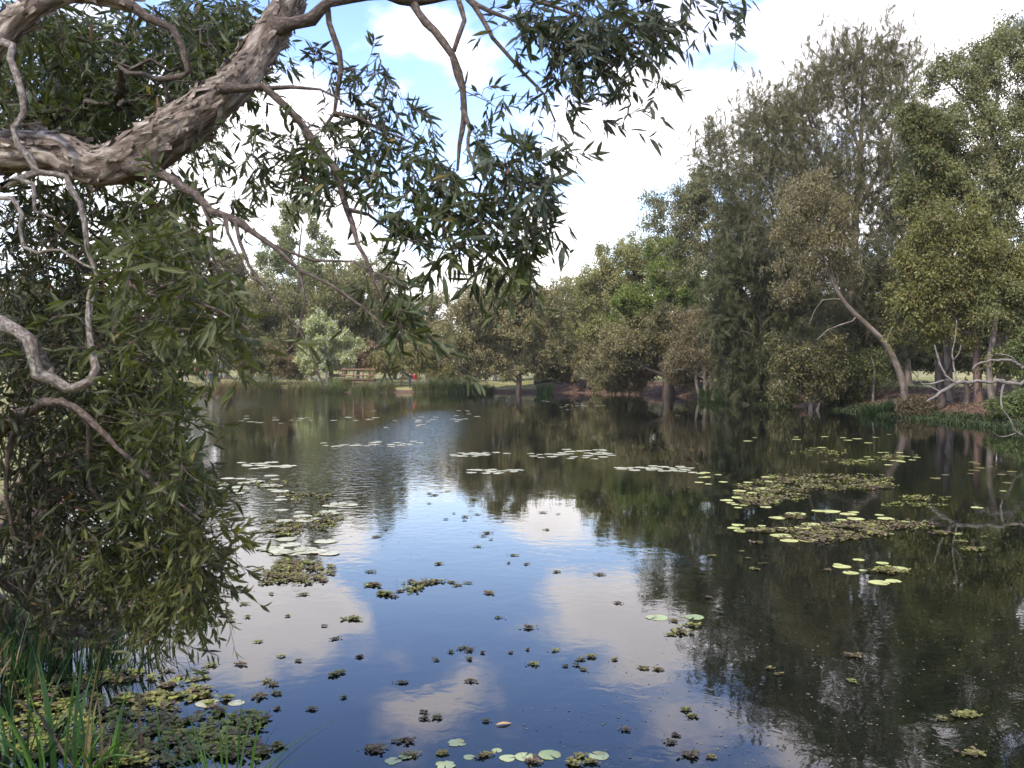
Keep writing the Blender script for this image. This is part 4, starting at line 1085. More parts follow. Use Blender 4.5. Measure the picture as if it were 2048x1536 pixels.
# reeds on the far bank: photo column, distance, plants width m, height m, label
for (px, Yb, rad, h, n, A, B, lab, dead) in [
    (365, 91.3, .9, .6, 160, (.07, .09, .03), (.16, .16, .06), 'low green reeds at the left end of the far bank', .1),
    (398, 91.2, 1.0, .8, 180, RG1, RG2, 'thin reeds below the walkers on the lawn', .2),
    (450, 91.5, 1.3, 1.1, 300, (.09, .08, .03), (.24, .18, .085), 'tan streaked reed clump right of the walkers', .35),
    (500, 91.4, 1.3, 1.3, 340, (.075, .08, .03), (.22, .19, .085), 'tan and green reed clump between the walkers and the dark reed clump', .3),
    (540, 91.3, 1.2, 1.5, 360, (.045, .06, .022), (.15, .15, .06), 'tall dark arching reed clump on the far bank', .2),
    (592, 91.5, 1.3, 1.1, 300, (.08, .085, .03), (.23, .2, .09), 'straw coloured reeds left of the pale flecked tree', .35),
    (625, 91.8, 1.2, 1.2, 280, (.09, .1, .03), (.2, .2, .07), 'yellow green reeds at the foot of the pale flecked tree', .15),
    (660, 91.3, 1.4, .9, 320, (.055, .075, .025), (.13, .14, .055), 'low dark green mound of reeds under the pale flecked tree', .05),
    (680, 92.4, 1.2, 1.3, 260, (.1, .13, .035), (.19, .22, .07), 'fresh green reeds beside the footbridge rail', .05),
    (715, 91.2, .8, 1.0, 170, (.1, .11, .04), (.2, .2, .08), 'pale green reeds before the middle of the footbridge', .1),
    (745, 91.3, .9, 1.0, 240, (.1, .11, .04), (.2, .2, .08), 'pale green reeds in front of the footbridge', .1),
    (775, 91.4, .9, 1.0, 200, (.07, .085, .03), (.17, .17, .07), 'mixed reeds in front of the right half of the footbridge', .15),
    (850, 91.5, 1.3, 1.2, 300, (.07, .09, .03), (.18, .18, .07), 'soft green reeds left of the tall reed bed', .15),
    (885, 91.2, 1.3, 1.6, 420, (.035, .055, .02), (.11, .13, .045), 'tall deep green reed bed near the middle of the far bank', .08),
    (925, 91.0, 1.3, 1.5, 400, (.035, .06, .022), (.1, .13, .05), 'tall blue green reed bed left of the round paperbark', .06),
    (965, 90.6, 1.2, 1.1, 300, (.05, .065, .025), (.13, .13, .055), 'reeds under the low boughs of the round paperbark', .15),
    (1090, 89.4, .8, 1.3, 190, (.03, .06, .015), (.08, .13, .035), 'dense bright clump of strap leaves on the brown bank', .0),
    (1415, 68.0, .8, 1.0, 380, (.03, .055, .016), (.08, .12, .035), 'arching green clump at the foot of the many stemmed paperbark', .0),
    (1445, 64.0, .6, .7, 200, (.03, .05, .016), (.07, .1, .035), 'small green tuft below the weeping casuarina', .0),
    (1760, 42.8, .8, .75, 420, (.02, .042, .014), (.06, .09, .03), 'dark leafy tuft at the foot of the leaning trunk', .0)]:
    q = gpt(px, Yb)
    grass_clump('reed_clump', lab, 'reeds', (q[0], q[1], max(q[2], 0)), int(n * 1.4), rad, h * 1.3, .045, .6, A, B, r, FARREED, 4, dead, squash=.7)
# ground cover hugging the right bank: short leaves nobody could count
mb = MB()
edge = POND[(POND[:, 0] > 12) & (POND[:, 1] > 20) & (POND[:, 1] < 90)]
nn = 30000
e = edge[r.integers(0, len(edge), nn)] + r.normal(size=(nn, 2)) * np.array([.7, .9])
dsh = shore_dist(e[:, 0], e[:, 1])
patchy = np.sin(e[:, 1] * .55 + 1) + .6 * np.sin(e[:, 1] * 1.31)
kp = (dsh > -1.1) & (dsh < .7) & ((patchy > -.35) | (e[:, 1] < 44)) & (e[:, 1] < 64)
e = e[kp]; n = len(e)
a = r.uniform(0, 6.28, n)
hh_ = r.uniform(.06, .3, n)
blades(mb, np.c_[e, np.maximum(gz(e[:, 0], e[:, 1]), -.02)], np.c_[np.cos(a), np.sin(a)], hh_, .05 * r.uniform(.6, 1.4, n), hh_ * r.uniform(.3, 1.2, n), mixcol((.02, .035, .01), (.07, .085, .025), r.uniform(0, 1, n)), r, 3)
tag(mb.build('ground_cover', M_GRASS), 'low dark green plants creeping into the water along the right bank', 'ground cover', kind='stuff')
# leaf litter, sticks and tufts on the bare right bank and lawn
mb = MB()
nn = 26000
e = np.c_[r.uniform(-50, 40, nn), r.uniform(30, 150, nn)]
dsh = shore_dist(e[:, 0], e[:, 1])
e = e[(dsh > .3)]; n = len(e); a = r.uniform(0, 6.28, n); hh_ = r.uniform(.06, .22, n)
blades(mb, np.c_[e, gz(e[:, 0], e[:, 1])], np.c_[np.cos(a), np.sin(a)], hh_, .06 * r.uniform(.6, 1.4, n), hh_ * .6, mixcol((.08, .09, .03), (.24, .2, .09), r.uniform(0, 1, n)), r, 2)
tag(mb.build('lawn_grass', M_GRASS), 'rough tufts of lawn grass on the land round the pond', 'grass', kind='stuff')

# leaf litter on the bare bank
mb = MB()
nn = 60000
e = np.c_[r.uniform(6, 34, nn), r.uniform(28, 100, nn)]
dsh = shore_dist(e[:, 0], e[:, 1])
e = e[(dsh > .02) & (dsh < 8)]; n = len(e); a = r.uniform(0, 6.28, n)
d3 = norm(np.c_[np.cos(a), np.sin(a), r.uniform(-.1, .5, n)])
quad_leaves(mb, np.c_[e, gz(e[:, 0], e[:, 1]) + .03], d3, .16 * r.uniform(.5, 1.5, n), .06, mixcol((.04, .025, .016), (.24, .16, .1), r.uniform(0, 1, n) ** 1.5), r)
tag(mb.build('leaf_litter', M_LEAF), 'dry brown leaf litter over the bare bank under the right hand trees', 'leaf litter', kind='stuff')

# bank shrubs under the right hand trees
for k, (px, py, rx, ry, Yb, A, B, lab) in enumerate([
    (1240, 770, 40, 18, 82, (.05, .055, .025), (.13, .12, .06), 'low scrub at the left end of the bare brown bank'),
    (1500, 775, 45, 30, 61, (.035, .04, .02), (.1, .09, .05), 'twiggy scrub beneath the weeping casuarina'),
    (1560, 795, 30, 22, 55, (.03, .036, .016), (.08, .08, .04), 'dark low scrub left of the speckled bush'),
    (1680, 790, 45, 34, 50, (.03, .04, .016), (.085, .085, .04), 'dark scrub beside the twin black trunks'),
    (1745, 740, 55, 50, 48, (.03, .045, .018), (.09, .1, .045), 'bushy undergrowth left of the leaning trunk'),
    (1850, 825, 40, 18, 40, (.04, .035, .022), (.1, .08, .055), 'brown twiggy litter heap at the water right of the leaning trunk'),
    (2020, 830, 50, 28, 34, (.03, .05, .016), (.08, .1, .04), 'green bank bush at the right edge near the small fallen stick'),]):
    park_tree('bank_shrub', lab, 'shrub', Yb, [[(px, py + ry, .07), (px + 4, py, .05), (px - 4, py - ry * .6, .025)]], [(px, py, rx, ry)], 60, 70, (.15, .06), A, B, .36, .25, bark=M_BARKG, seed=90 + k, brk=.15, r0=.008)

# ------------------------------------------------------------------ fallen wood
def stick(name, label, cat, rows_list, m, w=.15, parts=('bough', 'fork')):
    b = px_path(rows_list[0])[0]
    root = thing(name, label, cat, (b[0], b[1], b[2]))
    for k, rows in enumerate(rows_list):
        pth = smooth_path(px_path(rows), .12)
        pth[1:-1, :3] += r.normal(size=(len(pth) - 2, 3)) * pth[1:-1, 3:4] * .45
        pth[:, 3] *= r.uniform(.82, 1.2, len(pth))
        mb_ = MB(); tube(mb_, pth[:, :3], pth[:, 3], 9, wob=w)
        mb_.build(parts[0] if k == 0 else parts[1], m, root, True, False, True)
    return root
stick('dead_branch', 'bare pale dead branch reaching out over the water from the right edge', 'branch',
      [[(2330, 860, 24, 9.36), (2200, 800, 22.6, 6.84), (2100, 774, 22, 5.04), (2048, 768, 22, 4.46), (1985, 764, 22, 3.89), (1925, 765, 22, 3.74), (1890, 778, 22, 3.31), (1868, 794, 22, 2.59), (1852, 804, 22, 1.73)],
       [(1912, 767, 22, 2.88), (1892, 750, 22, 2.30), (1880, 728, 22, 1.87), (1873, 705, 22, 1.58), (1869, 690, 22, 0.86)], [(1920, 766, 22, 2.16), (1895, 761, 22.1, 2.02), (1870, 766, 22.2, 1.66), (1845, 768, 22.3, 1.44), (1832, 750, 22.3, 1.01), (1826, 742, 22.3, 0.58)],
       [(1914, 764, 22, 1.73), (1906, 730, 22.1, 1.44), (1906, 700, 22.1, 1.22), (1911, 670, 22.1, 0.94), (1913, 640, 22.1, 0.50)], [(1906, 722, 22.1, 1.15), (1918, 706, 22, 0.86), (1922, 690, 22, 0.50)], [(1836, 754, 22.3, 0.86), (1836, 744, 22.3, 0.58), (1838, 740, 22.3, 0.36)],
       [(2010, 766, 22, 2.16), (2002, 790, 21.9, 1.73), (2004, 815, 21.8, 1.44), (2020, 840, 21.8, 1.44), (2032, 862, 21.8, 1.15), (2050, 872, 21.8, 0.86)], [(2032, 866, 21.8, 1.01), (2000, 874, 21.8, 0.72), (1985, 862, 21.8, 0.43)],
       [(1880, 784, 22, 1.44), (1858, 772, 22.2, 1.08), (1838, 775, 22.4, 0.72)]], M_DEAD)
stick('dead_branch', 'thin bare grey bough arching at the right edge above the larger dead branch', 'branch',
      [[(2300, 820, 30, 7), (2120, 760, 29, 5), (2060, 742, 28.5, 3.5), (2020, 722, 28, 2.6), (1980, 722, 28, 2.2), (1952, 730, 28, 1.5), (1945, 742, 28, .8)], [(2040, 734, 28.2, 2.2), (2020, 712, 28, 1.5), (1990, 708, 28, .8)]], M_DEAD)
for (rows, lab) in [([(1640, 790, 50, 2.5), (1665, 806, 49.5, 2.2), (1690, 822, 49, 1.4)], 'small pale stick leaning at the water by the twin black trunks'),
                    ([(1480, 775, 63, 2), (1510, 792, 61.5, 1.8), (1530, 802, 60, 1)], 'thin pale stick sloping to the water under the weeping casuarina')]:
    stick('fallen_stick', lab, 'stick', [rows], M_DEAD)
def log_lying(px0, px1, Yb, rad, z, lab, m=M_BARK):
    x0, x1 = (px0 - 1024) / F * Yb, (px1 - 1024) / F * Yb
    za, zb = gz(x0, Yb)[0] + z, gz(x1, Yb + .4)[0] + z
    root = thing('fallen_log', lab, 'log', (x0, Yb, za))
    pts = np.array([[x0 + (x1 - x0) * t, Yb + .4 * t, za + (zb - za) * t + .06 * math.sin(5 * t)] for t in np.linspace(0, 1, 12)])
    mb_ = MB(); tube(mb_, pts, np.linspace(rad, rad * .7, 12), 10, wob=.08); mb_.build('stem', m, root, True, False, True)
    mb_ = MB(); q = pts[4]; tube(mb_, [q, q + np.array([.2, -.1, .35]), q + np.array([.3, -.2, .8])], [rad * .5, rad * .4, rad * .2], 7, wob=.1); mb_.build('stub', m, root, True, False, True)
log_lying(1068, 1132, 96, .22, .25, 'long dark log lying across the top of the bare brown bank')
log_lying(1868, 1925, 42, .1, .08, 'dark fallen log near the pale trunked paperbark')
# stumps and dead stems along the right bank
for (px, Yb, h, rad, lab) in [(1652, 49.5, 1.3, .24, 'short broken stump left of the twin black trunks'), (1880, 40.5, 2.4, .2, 'dark upright dead trunk under the dead branch'), (1932, 40, 1.1, .12, 'small rotten stump between the dead trunk and the brown trunk')]:
    q = gpt(px, Yb)
    root = thing('tree_stump', lab, 'stump', q)
    mb_ = MB(); zz = np.linspace(-.15, h, 9)
    tube(mb_, np.c_[q[0] + .05 * np.sin(zz * 3), np.full(9, q[1]), q[2] + zz], rad * np.array([1.6, 1.25, 1.05, 1, .95, .95, .9, .88, .6]), 12, wob=.12); mb_.build('stem', M_BARK, root, True, False, True)
    mb_ = MB(); tube(mb_, [q + np.array([rad * .7, 0, h * .55]), q + np.array([rad * 2, -.1, h * .75]), q + np.array([rad * 2.6, -.1, h])], [rad * .35, rad * .25, rad * .1], 7, wob=.1); mb_.build('stub', M_BARK, root, True, False, True)

# ------------------------------------------------------------------ footbridge and shelter
bxl, bxr = P(684, 0, 92)[0], P(748, 0, 92)[0]
fy = 92.0
bridge = thing('footbridge', 'low brown timber footbridge rail and deck on the far bank, half hidden by reeds', 'footbridge', (bxl, fy, 0))
zt = P(0, 739, 92)[2]
for y_ in (fy,):
    mb_ = MB(); tube(mb_, [[bxl - .1, y_, zt], [bxr + .1, y_, zt]], .075, 8); mb_.build('handrail', M_TIMBER, bridge, False, False, True)
    mb_ = MB(); tube(mb_, [[bxl - .1, y_, zt - .62], [bxr + .1, y_, zt - .62]], .06, 8); mb_.build('lower_rail', M_TIMBER, bridge, False, False, True)
    for t_ in np.linspace(0, 1, 4):
        x_ = bxl + .2 + (bxr - bxl - .4) * t_
        mb_ = MB(); tube(mb_, [[x_, y_ + .11, -.6], [x_, y_ + .11, zt + .12]], .085, 8); mb_.build('post', M_TIMBER, bridge, False, False, True)
mb_ = MB()
for k in range(30):
    x_ = bxl + (bxr - bxl) * (k + .5) / 30
    box(mb_, (x_, fy + .75, zt - 1.02), ((bxr - bxl) / 64, .82, .03))
mb_.build('deck', M_TIMBER, bridge, False, False, True)
for y_ in (fy + .2, fy + 1.3):
    mb_ = MB(); box(mb_, ((bxl + bxr) / 2, y_, zt - 1.16), ((bxr - bxl) / 2, .06, .1)); mb_.build('bearer', M_TIMBER, bridge, False, False, True)
# picnic shelter on the lawn
sx, sy = P(388, 0, 150)[0], 150.0
sz = gz(sx, sy)[0]
sh = thing('picnic_shelter', 'small picnic shelter with a cream pitched roof and brown posts beyond the lawn', 'shelter', (sx, sy, sz))
mroof, t, p, out = mat('cream_roof'); p.inputs['Roughness'].default_value = .6
wv_ = N(t, 'ShaderNodeTexWave'); wv_.inputs['Scale'].default_value = 6; g_ = N(t, 'ShaderNodeNewGeometry'); L(t, g_.outputs['Position'], wv_.inputs[0])
cr = N(t, 'ShaderNodeValToRGB'); cr.color_ramp.elements[0].color = (.42, .36, .2, 1); cr.color_ramp.elements[1].color = (.55, .48, .28, 1); L(t, wv_.outputs['Fac'], cr.inputs[0]); L(t, cr.outputs[0], p.inputs['Base Color'])
W, D, hz_ = 2.0, 1.5, 2.1
V_, F_ = [], []
for (dz_) in (0, .08):
    V_ += [(-W, -D, hz_ + dz_), (W, -D, hz_ + dz_), (W, D, hz_ + dz_), (-W, D, hz_ + dz_), (-W * .55, 0, hz_ + .85 + dz_), (W * .55, 0, hz_ + .85 + dz_)]
q4 = [(6, 7, 11, 10), (8, 9, 10, 11), (1, 0, 4, 5), (3, 2, 5, 4), (0, 1, 7, 6), (1, 2, 8, 7), (2, 3, 9, 8), (3, 0, 6, 9)]
t3 = [(7, 8, 11), (9, 6, 10), (2, 1, 5), (0, 3, 4)]
mk('roof', np.array(V_, float) + np.array([sx, sy, sz]), [q4, t3], mroof, sh)
for ax_ in (-1, -.33, .33, 1):
    for ay_ in (-1, 1):
        mb_ = MB(); box(mb_, (sx + ax_ * W * .86, sy + ay_ * D * .86, sz + hz_ / 2 + .05), (.08, .08, hz_ / 2 + .1)); mb_.build('post', M_TIMBER, sh, False, False, True)
mb_ = MB(); box(mb_, (sx, sy + D * .7, sz + .95), (W * .8, .05, .95)); mb_.build('back_wall', M_TIMBER, sh, False, False, True)
mb_ = MB(); box(mb_, (sx, sy, sz + .74), (.8, .4, .035)); box(mb_, (sx - .5, sy, sz + .36), (.05, .3, .35)); box(mb_, (sx + .5, sy, sz + .36), (.05, .3, .35)); mb_.build('table', M_TIMBER, sh, False, False, True)

# ------------------------------------------------------------------ people
def person(label, px, Yb, h, yaw, top, legs, hair, skin=(.42, .26, .19), stride=.0, lift=0.0, zover=None, group=None, bag=None):
    x = (px - 1024) / F * Yb
    z = (gz(x, Yb)[0] if zover is None else zover)
    root = thing('person', label, 'person', (x, Yb, z), group)
    s = h / 1.75
    J = {}
    def v(n, x_, y_, z_, rad): J[n] = ((x_ * s, y_ * s, z_ * s), rad * s)
    v('pelvis', 0, 0, .95, .135); v('waist', 0, .0, 1.10, .125); v('chest', 0, .01, 1.30, .155); v('neckb', 0, .0, 1.46, .075); v('neck', 0, -.01, 1.53, .055); v('head', 0, -.015, 1.63, .088); v('crown', 0, -.01, 1.71, .072); v('nose', 0, -.10, 1.625, .02)
    E = [('pelvis', 'waist'), ('waist', 'chest'), ('chest', 'neckb'), ('neckb', 'neck'), ('neck', 'head'), ('head', 'crown'), ('head', 'nose')]
    for sd, n_ in ((-1, 'l'), (1, 'r')):
        st_ = stride * sd
        v('hip' + n_, .085 * sd, 0, .88, .095); v('knee' + n_, .09 * sd, -.02 - st_ * .6, .49, .062); v('ank' + n_, .095 * sd, .02 - st_, .09 + .03 * abs(st_), .042); v('toe' + n_, .1 * sd, -.13 - st_, .035, .036)
        v('sho' + n_, .19 * sd, 0, 1.41, .07); v('elb' + n_, .25 * sd, .03 + st_ * .4, 1.13, .045); v('wri' + n_, .24 * sd, -.04 + st_ * .6, .88, .032); v('palm' + n_, .235 * sd, -.055 + st_ * .6, .81, .034)
        E += [('pelvis', 'hip' + n_), ('hip' + n_, 'knee' + n_), ('knee' + n_, 'ank' + n_), ('ank' + n_, 'toe' + n_), ('neckb', 'sho' + n_), ('sho' + n_, 'elb' + n_), ('elb' + n_, 'wri' + n_), ('wri' + n_, 'palm' + n_)]
        for k, (dy, ln) in enumerate(((-.03, .07), (-.01, .082), (.012, .075), (.032, .06))):
            v('fa%d' % k + n_, .232 * sd, -.06 + dy + st_ * .6, .765, .0105); v('fb%d' % k + n_, .222 * sd, -.068 + dy + st_ * .6, .80 - ln - .02, .009)
            E += [('palm' + n_, 'fa%d' % k + n_), ('fa%d' % k + n_, 'fb%d' % k + n_)]
        v('tha' + n_, .222 * sd, -.1 + st_ * .6, .80, .012); v('thb' + n_, .215 * sd, -.118 + st_ * .6, .765, .01)
        E += [('palm' + n_, 'tha' + n_), ('tha' + n_, 'thb' + n_)]
    names = list(J)
    me = bpy.data.meshes.new('body')
    me.from_pydata([J[n][0] for n in names], [(names.index(a_), names.index(b_)) for a_, b_ in E], [])
    o = bpy.data.objects.new('body', me); C.objects.link(o)
    md = o.modifiers.new('skin', 'SKIN'); md.use_smooth_shade = True
    for k, n in enumerate(names):
        sv = me.skin_vertices[0].data[k]; sv.radius = (J[n][1], J[n][1] * (.72 if n in ('chest', 'waist', 'pelvis') else 1)); sv.use_root = (n == 'pelvis')
    sb = o.modifiers.new('sub', 'SUBSURF'); sb.levels = 1; sb.render_levels = 1
    bpy.context.view_layer.update()
    ev = o.evaluated_get(bpy.context.evaluated_depsgraph_get())
    nm = bpy.data.meshes.new_from_object(ev)
    bpy.data.objects.remove(o); bpy.data.meshes.remove(me)
    nm.name = 'body'
    co = np.array([vv.co[:] for vv in nm.vertices])
    col = np.tile(np.array(skin), (len(co), 1))
    zc, xc = co[:, 2] / s, np.abs(co[:, 0]) / s
    arm = xc > .175
    col[(zc < .97) & ~arm] = legs
    col[(zc < .11) & ~arm] = (.03, .03, .03)
    tp = ((zc >= .97) & (zc < 1.49)) | (arm & (zc > .9) & (zc < 1.49))
    col[tp] = top
    a_ = nm.attributes.new('tint', 'FLOAT_COLOR', 'POINT'); c4 = np.ones((len(co), 4), np.float32); c4[:, :3] = col; a_.data.foreach_set('color', c4.ravel())
    nm.materials.append(M_PAINT)
    R_ = Matrix.Rotation(yaw, 4, 'Z')
    ob = bpy.data.objects.new('body', nm); C.objects.link(ob); ob.parent = root; ob.rotation_euler = (0, 0, yaw)
    # hair: a cap over the back and top of the head
    mb_ = MB()
    u = np.linspace(0, 2 * math.pi, 14, endpoint=False); rows = np.linspace(0, 1, 6)
    Vh = []
    for w in rows:
        for a2 in u:
            back = .5 + .5 * math.sin(a2)
            lim = 1.0 + 1.05 * back
            th = w * lim
            Vh.append((.1 * math.sin(th) * math.cos(a2) * s, (-.01 + .108 * math.sin(th) * math.sin(a2)) * s, (1.655 + .115 * math.cos(th)) * s))
    i_ = np.arange(5)[:, None] * 14; j_ = np.arange(14)[None, :]; k_ = (j_ + 1) % 14
    mb_.add(np.array(Vh), [np.stack([i_ + j_, i_ + 14 + j_, i_ + 14 + k_, i_ + k_], -1).reshape(-1, 4)], hair)
    hobj = mb_.build('hair', M_PAINT, root, True); hobj.parent = root; hobj.matrix_parent_inverse = Matrix.Identity(4); hobj.rotation_euler = (0, 0, yaw)
    return root
person('person in a navy jacket and teal trousers walking on the far lawn', 421, 97, 1.62, math.pi - .3, (.012, .02, .07), (.04, .09, .1), (.2, .13, .08), stride=.12)
person('person in a white top and dark trousers right of the navy jacket', 437.5, 98, 1.68, 1.2, (.8, .8, .85), (.03, .03, .04), (.03, .02, .015), stride=.16)
person('person in dull pink clothes on the far lawn, left of the navy jacket', 411, 98.5, 1.66, -1.4, (.2, .14, .12), (.42, .34, .3), (.12, .07, .04), stride=.1)
person('person in a red top on the far bank right of the footbridge', 829, 93, 1.6, .3, (.34, .03, .028), (.3, .26, .23), (.05, .03, .02), stride=.06)
person('person in dark navy clothes beside the red top on the far bank', 820, 93.6, 1.66, -.4, (.02, .03, .08), (.03, .04, .09), (.04, .03, .02), stride=.05)

# ------------------------------------------------------------------ lily pads
def W2(px, py):
    """pond surface point under photo pixel"""
    Yw = F * EYE / (py - HZ)
    return (px - 1024) / F * Yw, Yw
def pad_mesh(r, wav=.03, torn=False, A=(.3, .34, .1), B=(.42, .43, .16)):
    n, rings = 22, (0.0, .35, .7, .93, 1.0)
    V, col = [], []
    notch = .16
    c0 = mixcol(A, B, np.array([r.uniform()]))[0]
    ph = r.uniform(0, 6.28, 3)
    for k, q in enumerate(rings):
        for j in range(n + 1):
            a = notch + (2 * math.pi - 2 * notch) * j / n
            rr = q * (1 + .04 * math.sin(3 * a + ph[0]) + .025 * math.sin(7 * a + ph[1]))
            if torn and q > .5:
                rr *= 1 - .28 * max(0, math.sin(4 * a + ph[2])) ** 3
            z = .012 * math.sin(2 * a + ph[1]) * q * wav / .03 + (.03 if k == 4 else 0) * max(0, math.sin(a * 2 + ph[2])) + .02
            V.append((math.cos(a) * rr, math.sin(a) * rr, z)); 
            cc = c0 * (1 + .12 * math.sin(11 * a)) * (.92 + .1 * q)
            if k == 4: cc = cc * np.array([1.0, .85, .7])
            col.append(cc)
    i_ = np.arange(len(rings) - 1)[:, None] * (n + 1); j_ = np.arange(n)[None, :]
    top = np.stack([i_ + j_, i_ + n + 1 + j_, i_ + n + 2 + j_, i_ + j_ + 1], -1).reshape(-1, 4)
    V, col = np.array(V), np.array(col)
    m_ = len(V); Vb = V.copy(); Vb[:, 2] -= .022; col = np.concatenate([col, col * np.array([.8, .5, .45])])
    rim = np.stack([(len(rings) - 1) * (n + 1) + np.arange(n), m_ + (len(rings) - 1) * (n + 1) + np.arange(n), m_ + (len(rings) - 1) * (n + 1) + np.arange(n) + 1, (len(rings) - 1) * (n + 1) + np.arange(n) + 1], -1)
    return np.concatenate([V, Vb]), [np.concatenate([top, top[:, ::-1] + m_, rim])], col
def pad_protos(k, r, **kw):
    out = []
    for _ in range(k):
        V, Fq, col = pad_mesh(r, **kw)
        o = mk('lily_pad', V, Fq, M_PAD, None, col, True)
        out.append(o.data); bpy.data.objects.remove(o)
    return out
r = np.random.default_rng(4)
PY = pad_protos(6, r)                                          # yellow green, right half
PP = pad_protos(6, r, A=(.27, .28, .17), B=(.41, .4, .27))     # paler, mid pond
PT = pad_protos(4, r, torn=True, wav=.06, A=(.2, .26, .12), B=(.3, .34, .17))
PG = pad_protos(4, r, A=(.21, .26, .12), B=(.31, .35, .18))
PO = pad_protos(3, r, A=(.16, .14, .04), B=(.24, .17, .06))
npads = 0
taken = []
def pad(protos, px, py, wpx, label, group, r=r):
    global npads
    x, y = W2(px, py)
    rad = wpx / 2 * y / F
    if shore_dist(np.array([x]), np.array([y]))[0] > -.15:
        return
    layer = sum(1 for (a, b, c) in taken if math.hypot(a - x, b - y) < (c + rad) * .96)
    if layer > 3: return
    taken.append((x, y, rad))
    PADS.append((wpx if group is None else wpx * (1 if 'raft' in label else .9), protos[r.integers(len(protos))], (x, y, .001 + .004 * layer), r.uniform(0, 6.28), rad, label, group))
    npads += 1
PADS = []
# the large pads on the right, one by one (coordinates from an enlargement of the photo)
RP = [(475, 228, 75), (485, 255, 75), (355, 260, 60), (305, 312, 80), (375, 297, 60), (445, 300, 105), (390, 325, 80), (300, 353, 90), (365, 354, 90), (225, 370, 80), (250, 385, 55), (345, 385, 50), (275, 395, 50), (330, 400, 50), (295, 415, 50), (465, 412, 70)]
for (a, b, w) in RP:
    pad(PY, 1380 + a / 3.066, 880 + b / 3.066, w / 3.066, 'yellow green lily pad along the left edge of the long fern mat', 'lily pads by the long fern mat')
RP = [(650, 453, 118), (535, 478, 100), (860, 438, 115), (785, 437, 80), (1005, 443, 65), (970, 455, 100), (1015, 484, 100), (930, 490, 65), (900, 507, 55), (1105, 512, 115), (745, 518, 115), (695, 537, 105), (295, 522, 80), (268, 540, 80), (318, 558, 95), (575, 547, 120), (370, 545, 70), (430, 552, 80), (495, 552, 50), (560, 587, 130), (725, 614, 125), (610, 617, 110), (440, 526, 50), (1325, 500, 55), (1160, 460, 55), (1200, 482, 100), (1640, 575, 45), (1215, 575, 60)]
for (a, b, w) in RP:
    pad(PY, 1380 + a / 3.066, 880 + b / 3.066, w / 3.066, 'large yellow green lily pad round the thick brown fern raft at right', 'lily pads by the nearer fern raft')
for (a, b, w, lab) in [(1035, 735, 70, 'single lily pad lying apart above the small lily group at the right'), (1180, 755, 75, 'olive lily pad at the top of the small lily group at the right'), (1275, 790, 130, 'broad lily pad on the right side of the small lily group'), (905, 763, 55, 'small lily pad touching the top left pad of the small lily group'), (930, 779, 110, 'wide lily pad at the left of the small lily group at the right'), (985, 815, 95, 'lily pad left of the little fern patch in the small lily group'), (1062, 800, 50, 'little lily pad in the middle of the small lily group'), (1160, 875, 125, 'largest of the lily pads, lowest of the small lily group at the right'), (1245, 868, 95, 'rounded lily pad overlapping the largest lily pad at the right'), (1920, 313, 40, 'small lily pad alone near the reflection of the dead branch'), (1760, 415, 70, 'olive lily pad near the right edge, between two trunk reflections')]:
    pad(PY, 1380 + a / 3.066, 880 + b / 3.066, w / 3.066, lab, None)
for (a, b, w, lab) in [(1610, 748, 115, 'pale lily pad at the left of the little raft off the right tree reflection'), (1805, 745, 100, 'pale lily pad at the right of the little raft off the right tree reflection')]:
    pad(PG, 700 + a * .3815, 950 + b * .3815, w * .3815, lab, None)
for (a, b, w, lab) in [(560, 1405, 100, 'torn pale lily pad above the bottom row of pads'), (625, 1480, 62, 'small pale lily pad left of the dark fern clump in the bottom row'), (825, 1485, 85, 'notched pale lily pad in the bottom row'), (915, 1478, 105, 'pale lily pad touching the notched one in the bottom row'), (1045, 1468, 120, 'widest pale lily pad of the bottom row'), (1305, 1472, 108, 'round pale lily pad standing clear at the right of the bottom row'), (225, 1500, 90, 'half sunk lily pad at the left of the bottom row'), (500, 1522, 110, 'curled lily pad at the bottom edge left of centre'), (770, 1445, 55, 'faint small lily pad above the notched one'), (290, 1480, 70, 'crumpled lily pad beside the half sunk one at the bottom')]:
    pad(PT if 'torn' in lab or 'curled' in lab or 'half' in lab or 'crumpled' in lab else PG, 700 + a * .3815, 950 + b * .3815, w * .3815, lab, None)
for (px, py, w, lab) in [(415, 1407, 46, 'left of two pale lily pads above the fern mat by the sedges'), (473, 1406, 32, 'right of two pale lily pads above the fern mat by the sedges')]:
    pad(PP, px, py, w, lab, None)
def strip(x0, x1, y0, y1, n, s0, s1, protos, label, group, rr):
    for _ in range(n):
        u = rr.uniform(0, 1)
        px = x0 + (x1 - x0) * u
        py = y0 + (y1 - y0) * np.clip(rr.normal(.5, .22), 0, 1)
        Yw = F * EYE / (py - HZ)
        pad(protos, px, py, rr.uniform(s0, s1) * F / Yw, label, group)
rr = np.random.default_rng(8)
strip(905, 1015, 905, 914, 22, 0.16, 0.30, PP, 'pale lily pad in the left half of the long thin raft at mid pond', 'lily pads of the long raft, left half', rr)
strip(1050, 1225, 898, 918, 40, 0.16, 0.30, PP, 'pale lily pad in the right half of the long thin raft at mid pond', 'lily pads of the long raft, right half', rr)
strip(1235, 1390, 932, 946, 32, 0.14, 0.26, PP, 'pale lily pad in the raft between mid pond and the right fern mats', 'lily pads of the raft right of mid pond', rr)
strip(935, 1048, 938, 949, 20, 0.14, 0.24, PP, 'pale lily pad in the short raft below the long one', 'lily pads of the short raft', rr)
strip(730, 960, 815, 858, 27, 0.18, 0.36, PP, 'pale lily pad among the far streaks below the red top reflection', 'lily pads of the far streaks', rr)
strip(480, 720, 828, 850, 20, 0.18, 0.36, PP, 'pale lily pad among the far streaks left of the footbridge', 'lily pads of the far left streaks', rr)
strip(640, 850, 880, 897, 25, 0.16, 0.30, PP, 'pale lily pad in the broken line left of the bright channel', 'lily pads left of the bright channel', rr)
